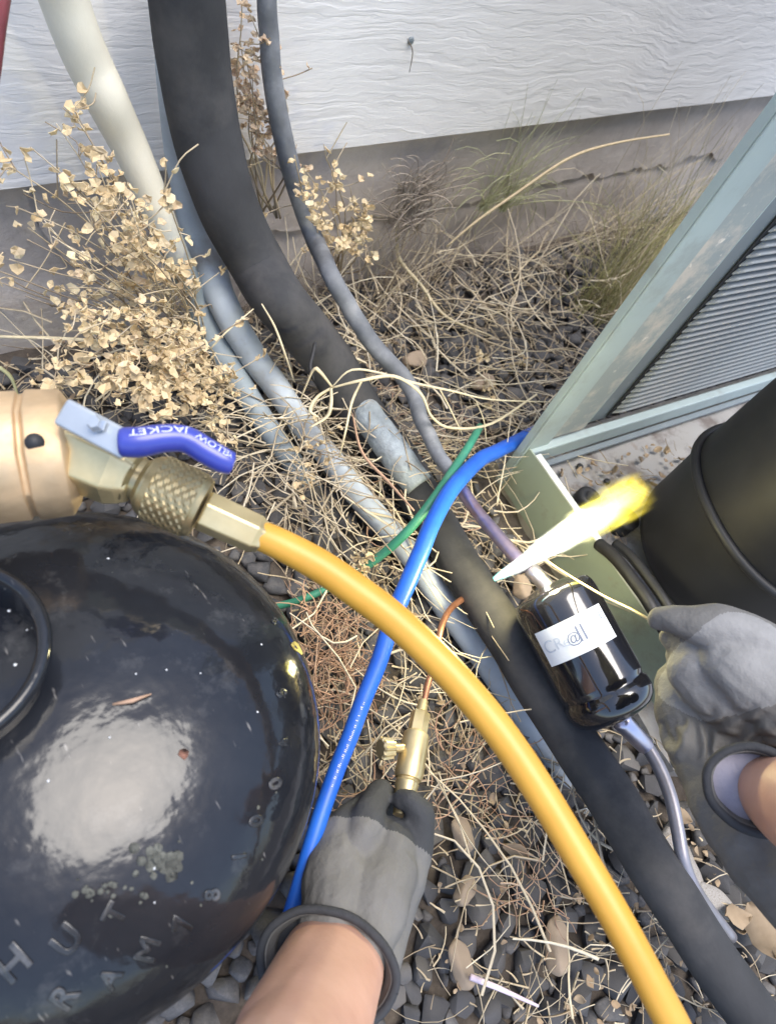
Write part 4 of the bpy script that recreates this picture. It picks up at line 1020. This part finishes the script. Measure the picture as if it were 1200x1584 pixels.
tuft('grass_tuft', 'large straw-yellow grass tuft leaning against the foundation behind the cabinet post', bp, 330, [(.5, .25, 1), (.2, .1, 1), (.9, .2, .9), (-.3, .1, 1), (1.2, .2, .6)], (.08, .25), M['grass_y'], .0012)
tuft('grass_tuft', 'long bleached stems sweeping up to the right between the foundation and the cabinet post', [(p[0] + .02, p[1], p[2]) for p in bp] + [(p[0] + .14, .55, 0) for p in bp[:3]], 150, [(.9, .05, 1), (1.3, .05, .9), (.5, .05, 1), (.2, .1, 1)], (.12, .34), M['long_straw'], .0012, droop=.6, bend=.6, spread=.025)
tuft('grass_tuft', 'wispy fading green tuft curling up to the bottom edge of the siding', [tuple(Vector(aty(745, 325, .565))), tuple(Vector(aty(775, 325, .565)))], 90, [(.25, -.02, 1), (.1, -.05, 1), (.5, .0, .9)], (.10, .19), M['grass_g'], .0010, droop=.9, bend=1.6, spread=.006)
tuft('dead_weed', 'dead brown tangled weed clinging to the foundation left of the green tuft', [tuple(Vector(aty(640, 300, .56))), tuple(Vector(aty(635, 340, .55)))], 200, [(1, 0, .4), (-1, 0, .3), (.3, 0, 1), (-.2, -.2, -1), (.6, -.3, .8)], (.03, .09), M['dead'], .0011, 'weed', .3, 1.5, .012)
tuft('grass_tuft', 'sparse dry stalks standing against the siding between the thin line and the dead weed', [tuple(at(600, 470, 0)), tuple(at(640, 470, 0)), tuple(at(560, 470, 0))], 34, [(.05, .2, 1), (-.2, .2, 1), (.3, .1, 1)], (.08, .22), M['straw'], .0010, droop=.1, bend=.5)

# ------------------------------------------------------------------ brazing rod and flame
fl = thing('torch_flame', 'bright white and yellow torch flame playing on the drier inlet joint', 'flame', tuple(at(860, 840, .19)))
fa = at(764, 897, .165); fb = at(1000, 752, .22); fd = (fb - fa); FLn = fd.length; fdn = fd.normalized(); pf = depth(fa.lerp(fb, .5)) / F_PX
def flame_mesh(name, prof, mat):
    mb = MB(); P = [fa + fd * t for t, r in prof]; lathe(mb, fa, fd, [(t * FLn, r * pf) for t, r in prof], 28); o = mb.build(name, mat, None)
    return o
def flame_mat(name, stops, dens, edge):
    m = bpy.data.materials.new(name); m.use_nodes = True; nt = m.node_tree; nt.nodes.clear()
    out = nt.nodes.new('ShaderNodeOutputMaterial'); em = nt.nodes.new('ShaderNodeEmission'); tc = nt.nodes.new('ShaderNodeTexCoord')
    sx = nt.nodes.new('ShaderNodeSeparateXYZ'); nt.links.new(tc.outputs['Object'], sx.inputs[0])
    def mth(op, a, b=None, clamp=False):
        x = nt.nodes.new('ShaderNodeMath'); x.operation = op; x.use_clamp = clamp
        for i, v in enumerate((a, b)):
            if v is None: continue
            if hasattr(v, 'links'): nt.links.new(v, x.inputs[i])
            else: x.inputs[i].default_value = v
        return x.outputs[0]
    # object axis: X runs 0..1 along the flame, Y/Z in radii
    nz = nt.nodes.new('ShaderNodeTexNoise'); nz.inputs['Scale'].default_value = 2.2; nz.inputs['Detail'].default_value = 3
    mp = nt.nodes.new('ShaderNodeMapping'); mp.inputs['Scale'].default_value = (2.2, 1.3, 1.3); nt.links.new(tc.outputs['Object'], mp.inputs[0]); nt.links.new(mp.outputs[0], nz.inputs['Vector'])
    rr = mth('SQRT', mth('ADD', mth('MULTIPLY', sx.outputs[1], sx.outputs[1]), mth('MULTIPLY', sx.outputs[2], sx.outputs[2])))
    wid = nt.nodes.new('ShaderNodeValToRGB'); e = wid.color_ramp.elements
    ws = edge
    while len(e) < len(ws): e.new(.5)
    for el, (p_, v_) in zip(e, ws): el.position = p_; el.color = (v_, v_, v_, 1)
    nt.links.new(sx.outputs[0], wid.inputs[0])
    rel = mth('DIVIDE', rr, mth('MAXIMUM', wid.outputs[0], .001))
    rel = mth('ADD', rel, mth('MULTIPLY', mth('SUBTRACT', nz.outputs['Fac'], .5), 1.3))
    fo = mth('SUBTRACT', 1.0, rel, True); fo = mth('POWER', fo, 1.9)
    col = nt.nodes.new('ShaderNodeValToRGB'); e = col.color_ramp.elements
    while len(e) < len(stops): e.new(.5)
    for el, (p_, c_, s_) in zip(e, stops): el.position = p_; el.color = tuple(c_) + (1,)
    nt.links.new(sx.outputs[0], col.inputs[0])
    st = nt.nodes.new('ShaderNodeValToRGB'); e = st.color_ramp.elements
    while len(e) < len(stops): e.new(.5)
    for el, (p_, c_, s_) in zip(e, stops): el.position = p_; el.color = (s_,) * 3 + (1,)
    nt.links.new(sx.outputs[0], st.inputs[0])
    nt.links.new(col.outputs[0], em.inputs[0]); nt.links.new(mth('MULTIPLY', mth('MULTIPLY', fo, st.outputs[0]), dens), em.inputs[1])
    nt.links.new(em.outputs[0], out.inputs['Volume']); return m
FMAT = flame_mat('flame gas', [(0.0, (.25, 1, .85), .5), (.05, (.45, 1, .9), .9), (.12, (.95, 1, .95), 1.0), (.46, (1, .98, .72), .8), (.62, (1, .88, .16), .36), (.80, (1, .82, .08), .13), (1.0, (1, .75, .05), .0)], 1900.0,
                 [(0, .14), (.06, .24), (.2, .34), (.4, .60), (.6, .78), (.8, 1.0), (1, .9)])
mb = MB(); RF = 37 * pf
lathe(mb, (0, 0, 0), (1, 0, 0), [(0, .25), (.05, .5), (.3, .95), (.6, 1.2), (.95, 1.25), (1.0, .9)], 24)
fo_ = mb.build('flame_gas', FMAT, None); 
q_ = fd.to_track_quat('X', 'Z'); fo_.parent = fl; fo_.matrix_parent_inverse = Matrix.Translation(-fl.location)
fo_.matrix_basis = Matrix.Translation(fa) @ q_.to_matrix().to_4x4() @ Matrix.Diagonal((FLn, RF, RF, 1))
pl = bpy.data.lights.new('flame_light', 'POINT'); pl.energy = .5; pl.color = (1, .86, .42); pl.shadow_soft_size = .012
plo = bpy.data.objects.new('flame_light', pl); COL.objects.link(plo); plo.location = fa.lerp(fb, .28); plo.parent = fl; plo.matrix_parent_inverse = Matrix.Translation(-fl.location)
P = spline([at(838, 862, .155), at(870, 884, .165), at(930, 920, .20), at(975, 942, .235), at(1010, 962, .252), at(1050, 985, .256)], 5)
mb = MB(); mb.tube(P, .0011, 8); M['rod_br'] = brass('brazing rod', (.55, .45, .25), (.70, .60, .35)); tag(mb.build('brazing_rod', M['rod_br']), 'thin brass brazing rod held by the right glove, tip in the flame', 'rod')

# ------------------------------------------------------------------ person
person = thing('person', 'person in grey work gloves holding the brass valve and the brazing rod', 'person', tuple(at(560, 1500, .12)))
def blob(name, chains, mat, parent, voxel=.0014, smooth=5, split=None, disp=0):
    """chains of (point, radius) -> one continuous skin"""
    mb = MB()
    for ch in chains:
        pts = [Vector(p) for p, r in ch]; rad = [r for p, r in ch]
        if len(pts) > 2: res = 4; Pp = spline(pts, res); Rr = sp1(rad, res)
        else: Pp = [pts[0].lerp(pts[1], i / 4) for i in range(5)]; Rr = [rad[0] + (rad[1] - rad[0]) * i / 4 for i in range(5)]
        # rounded ends
        t0 = (Pp[0] - Pp[1]).normalized(); t1 = (Pp[-1] - Pp[-2]).normalized()
        A = [(Pp[0] + t0 * Rr[0] * .95, Rr[0] * .25), (Pp[0] + t0 * Rr[0] * .7, Rr[0] * .7), (Pp[0] + t0 * Rr[0] * .35, Rr[0] * .93)]
        B = [(Pp[-1] + t1 * Rr[-1] * .35, Rr[-1] * .93), (Pp[-1] + t1 * Rr[-1] * .7, Rr[-1] * .7), (Pp[-1] + t1 * Rr[-1] * .95, Rr[-1] * .25)]
        al = A + list(zip(Pp, Rr)) + B; mb.tube([a for a, b in al], [b for a, b in al], 16)
    me = mb.mesh(name); o = bpy.data.objects.new(name, me); COL.objects.link(o)
    r = o.modifiers.new('r', 'REMESH'); r.mode = 'VOXEL'; r.voxel_size = voxel
    s = o.modifiers.new('s', 'SMOOTH'); s.factor = .6; s.iterations = smooth
    dg = bpy.context.evaluated_depsgraph_get(); nm = bpy.data.meshes.new_from_object(o.evaluated_get(dg)); bpy.data.objects.remove(o); bpy.data.meshes.remove(me)
    for m_ in (mat if isinstance(mat, (list, tuple)) else [mat]): nm.materials.append(m_)
    nrm_ = [v.normal.copy() for v in nm.vertices]
    for v, vn in zip(nm.vertices, nrm_):
        n1 = noise.noise(v.co * 55) * disp; n2 = abs(noise.noise(v.co * 28 + Vector((7, 3, 1)))) * -disp
        v.co += vn * (n1 + n2)
    if split:
        for p_ in nm.polygons: p_.material_index = split(p_.center)
    nm.polygons.foreach_set('use_smooth', [True] * len(nm.polygons))
    o = bpy.data.objects.new(name, nm); COL.objects.link(o)
    if parent is not None: o.parent = parent; o.matrix_parent_inverse = Matrix.Translation(-parent.location)
    return o
def J(px, py, z, wpx):
    p = at(px, py, z); return (p, wpx * depth(p) / F_PX / 2)
# left glove: back of the hand up, fingers curled round the valve tail
LG = [
    [J(500, 1478, .150, 88), J(514, 1420, .140, 108), J(524, 1350, .128, 108), J(528, 1300, .12, 84)],
    [J(560, 1480, .150, 84), J(575, 1420, .142, 108), J(590, 1360, .130, 108), J(602, 1310, .124, 92)],
    [J(545, 1470, .135, 100), J(560, 1400, .120, 110), J(565, 1340, .11, 100)],
    [J(590, 1500, .128, 60), J(608, 1420, .120, 70), J(626, 1350, .118, 70), J(640, 1300, .122, 62), J(648, 1264, .128, 52), J(637, 1240, .134, 40), J(622, 1236, .130, 34)],   # thumb side
    [J(552, 1330, .128, 74), J(564, 1285, .134, 64), J(574, 1250, .130, 50), J(590, 1226, .112, 40), J(606, 1240, .090, 36)],      # index
    [J(525, 1330, .125, 70), J(530, 1292, .126, 60), J(546, 1262, .118, 50), J(580, 1244, .100, 42), J(604, 1256, .082, 38)],      # middle
    [J(505, 1345, .118, 62), J(512, 1305, .112, 54), J(526, 1280, .096, 46), J(556, 1270, .078, 40), J(584, 1280, .068, 34)],      # ring
    [J(488, 1380, .108, 54), J(492, 1345, .096, 46), J(506, 1322, .078, 40), J(534, 1312, .062, 34), J(556, 1316, .056, 30)],      # little
]
def lsplit(c_):
    q = RW.transposed() @ (c_ - CAMP); px = CX + F_PX * q.x / -q.z; py = CY - F_PX * q.y / -q.z
    return 1 if py < 1296 + (px - 560) * .10 - 10 * math.sin((px - 500) / 28) or c_.z < .095 else 0
LIMIT = at(580, 1300, .12)
def lsplit(c_):
    ax_ = (at(590, 1250, .12) - at(545, 1450, .14)).normalized()
    return 1 if (c_ - LIMIT).dot(ax_) > .000 else 0
glove_l = blob('glove', LG, [M['glove'], M['glove_dark']], person, .0014, 5, lsplit, .0018)
glove_l['label'] = 'grey glove with charcoal fingers gripping the brass valve'
# cuff flare with dark binding: an open sleeve round the wrist
def cuff(name, c, ax1, ax2, axd, rx, ry, L, parent, mat_in, mat_rim, flare=1.12):
    mb = MB(); n_ = 48; vs = []; fs = []; rows = 8
    for j in range(rows + 1):
        t = j / rows; s_ = 1 + (flare - 1) * t + .03 * math.sin(t * 9)
        for i in range(n_):
            a = i * 6.2832 / n_; wv_ = 1 + .03 * noise.noise(Vector((math.cos(a) * 2, math.sin(a) * 2, t * 2)))
            vs.append(c + ax1 * math.cos(a) * rx * s_ * wv_ + ax2 * math.sin(a) * ry * s_ * wv_ + axd * L * t)
    for j in range(rows):
        for i in range(n_): i2 = (i + 1) % n_; fs.append((j * n_ + i, j * n_ + i2, (j + 1) * n_ + i2, (j + 1) * n_ + i))
    mb.add(vs, fs); o = mb.build(name, mat_in, parent); sm = o.modifiers.new('solid', 'SOLIDIFY'); sm.thickness = .003
    ring = [Vector(v) for v in vs[-n_:]] + [Vector(vs[-n_])]
    mb = MB(); mb.tube(ring, .0026, 10, caps=False); mb.build(name + '_binding', mat_rim, parent); return o
wc = at(508, 1492, .150); we = at(446, 1640, .235); axd = (we - wc).normalized(); vw = (CAMP - wc).normalized()
axn = (axd * .8 + vw * .45).normalized(); ax1 = (at(612, 1520, .15) - wc); ax1 = (ax1 - ax1.dot(axn) * axn).normalized(); ax2 = axn.cross(ax1)
pw = depth(wc) / F_PX
cuff('glove_cuff', wc - axn * .020, ax1, ax2, axn, 92 * pw, 64 * pw, .026, person, M['glove'], M['cuff'], 1.14)
n_ = 36; mb = MB(); mb.add([wc - axn * .008 + (ax1 * math.cos(i * 6.2832 / n_) * 90 + ax2 * math.sin(i * 6.2832 / n_) * 62) * pw for i in range(n_)], [tuple(range(n_))]); mb.build('glove_lining', M['cuff'], person)
al = wc + ax1 * .002
arm_l = blob('forearm', [[(al - axd * .01, .024), (al + axd * .03, .0245), (al + axd * .09, .028), (al + axd * .17, .034), (al + axd * .26, .040)], [(al + ax1 * .010 - axd * .004, .021), (al + axd * .09 + ax1 * .007, .024)], [(al - ax1 * .010 - axd * .004, .021), (al + axd * .09 - ax1 * .007, .024)]], M['skin'], person, .003, 5)
# right glove
RG = [
    [J(1020, 958, .262, 38), J(1055, 962, .272, 56), J(1098, 968, .280, 72), J(1145, 985, .284, 84), J(1190, 1015, .284, 96)],   # index along the top
    [J(1036, 985, .250, 34), J(1070, 1010, .258, 60), J(1110, 1040, .262, 84), J(1160, 1070, .27, 100)],                      # thumb
    [J(1060, 1030, .235, 60), J(1100, 1060, .235, 84), J(1150, 1090, .24, 96)],
    [J(1050, 1050, .215, 50), J(1090, 1080, .215, 66), J(1135, 1110, .225, 80)],                                             # curled fingers beneath
    [J(1055, 1070, .19, 42), J(1090, 1098, .19, 52), J(1130, 1125, .20, 64)],
    [J(1130, 1030, .275, 100), J(1180, 1065, .28, 120), J(1235, 1110, .285, 130)],
    [J(1130, 1090, .25, 100), J(1175, 1130, .255, 100), J(1235, 1180, .265, 110)],
    [J(1060, 1020, .245, 60), J(1085, 1060, .240, 84), J(1110, 1100, .235, 84)],
    [J(1075, 1035, .255, 84), J(1110, 1068, .256, 104), J(1170, 1105, .262, 116)],
]
RG += [[J(1052, 1062, .225, 84), J(1066, 1110, .225, 96), J(1088, 1180, .225, 96), J(1128, 1268, .235, 96), J(1190, 1345, .245, 110), J(1270, 1420, .26, 120)],
       [J(1110, 1100, .235, 110), J(1150, 1200, .235, 130), J(1210, 1290, .245, 130), J(1290, 1360, .26, 130)],
       [J(1150, 1110, .25, 110), J(1215, 1180, .25, 130), J(1290, 1240, .26, 140)]]
def rsplit(c_):
    c0 = at(1150, 1022, .29); d_ = c_ - c0; d_.z *= .4
    return 1 if d_.length < .030 + .002 * noise.noise(c_ * 40) else 0
glove_r = blob('glove', RG, [M['glove'], M['glove_pad']], person, .0014, 4, rsplit, .0020)
# elastic gathers: fine puckers pressed into the cloth across the wrist
gc = at(1155, 1118, .285); gx = (at(1200, 1128, .285) - gc).normalized(); gy = (at(1150, 1150, .285) - gc).normalized()
gn = [v.normal.copy() for v in glove_r.data.vertices]
for v, vn in zip(glove_r.data.vertices, gn):
    dx, dy = (v.co - gc).dot(gx), (v.co - gc).dot(gy)
    if abs(dx) < .040 and abs(dy) < .014 and vn.dot(CAMP - v.co) > 0:
        fade = (1 - (dy / .014) ** 2) * (1 - (dx / .040) ** 2)
        v.co += vn * .0021 * fade * math.sin(dx * 900 + 2.5 * noise.noise(v.co * 90) + dy * 60)
glove_r['label'] = 'grey glove with padded back holding the brazing rod'
wr = at(1172, 1222, .285); wre = at(1330, 1330, .36); axd = (wre - wr).normalized(); ax1 = (at(1175, 1140, .285) - wr); vv = (CAMP - wr).normalized()
# cuff ring seen nearly face on
axn = (axd * .55 + vv * .83).normalized(); ax1 = (ax1 - ax1.dot(axn) * axn).normalized(); ax2 = axn.cross(ax1)
cuff('glove_cuff', wr - axn * .022, ax1, ax2, axn, 58 * depth(wr) / F_PX, 68 * depth(wr) / F_PX, .022, person, M['glove'], M['cuff'], 1.06)
n_ = 36; mb = MB(); mb.add([wr - axn * .010 + (ax1 * math.cos(i * 6.2832 / n_) * 56 + ax2 * math.sin(i * 6.2832 / n_) * 65) * depth(wr) / F_PX for i in range(n_)], [tuple(range(n_))]); mb.build('glove_lining', M['lining'], person)
arm_r = blob('forearm', [[(at(1184, 1214, .272), .019), (at(1222, 1238, .29), .025), (at(1290, 1270, .315), .030), (at(1450, 1350, .35), .036), (at(1600, 1430, .38), .040)]], M['skin'], person, .003, 5)
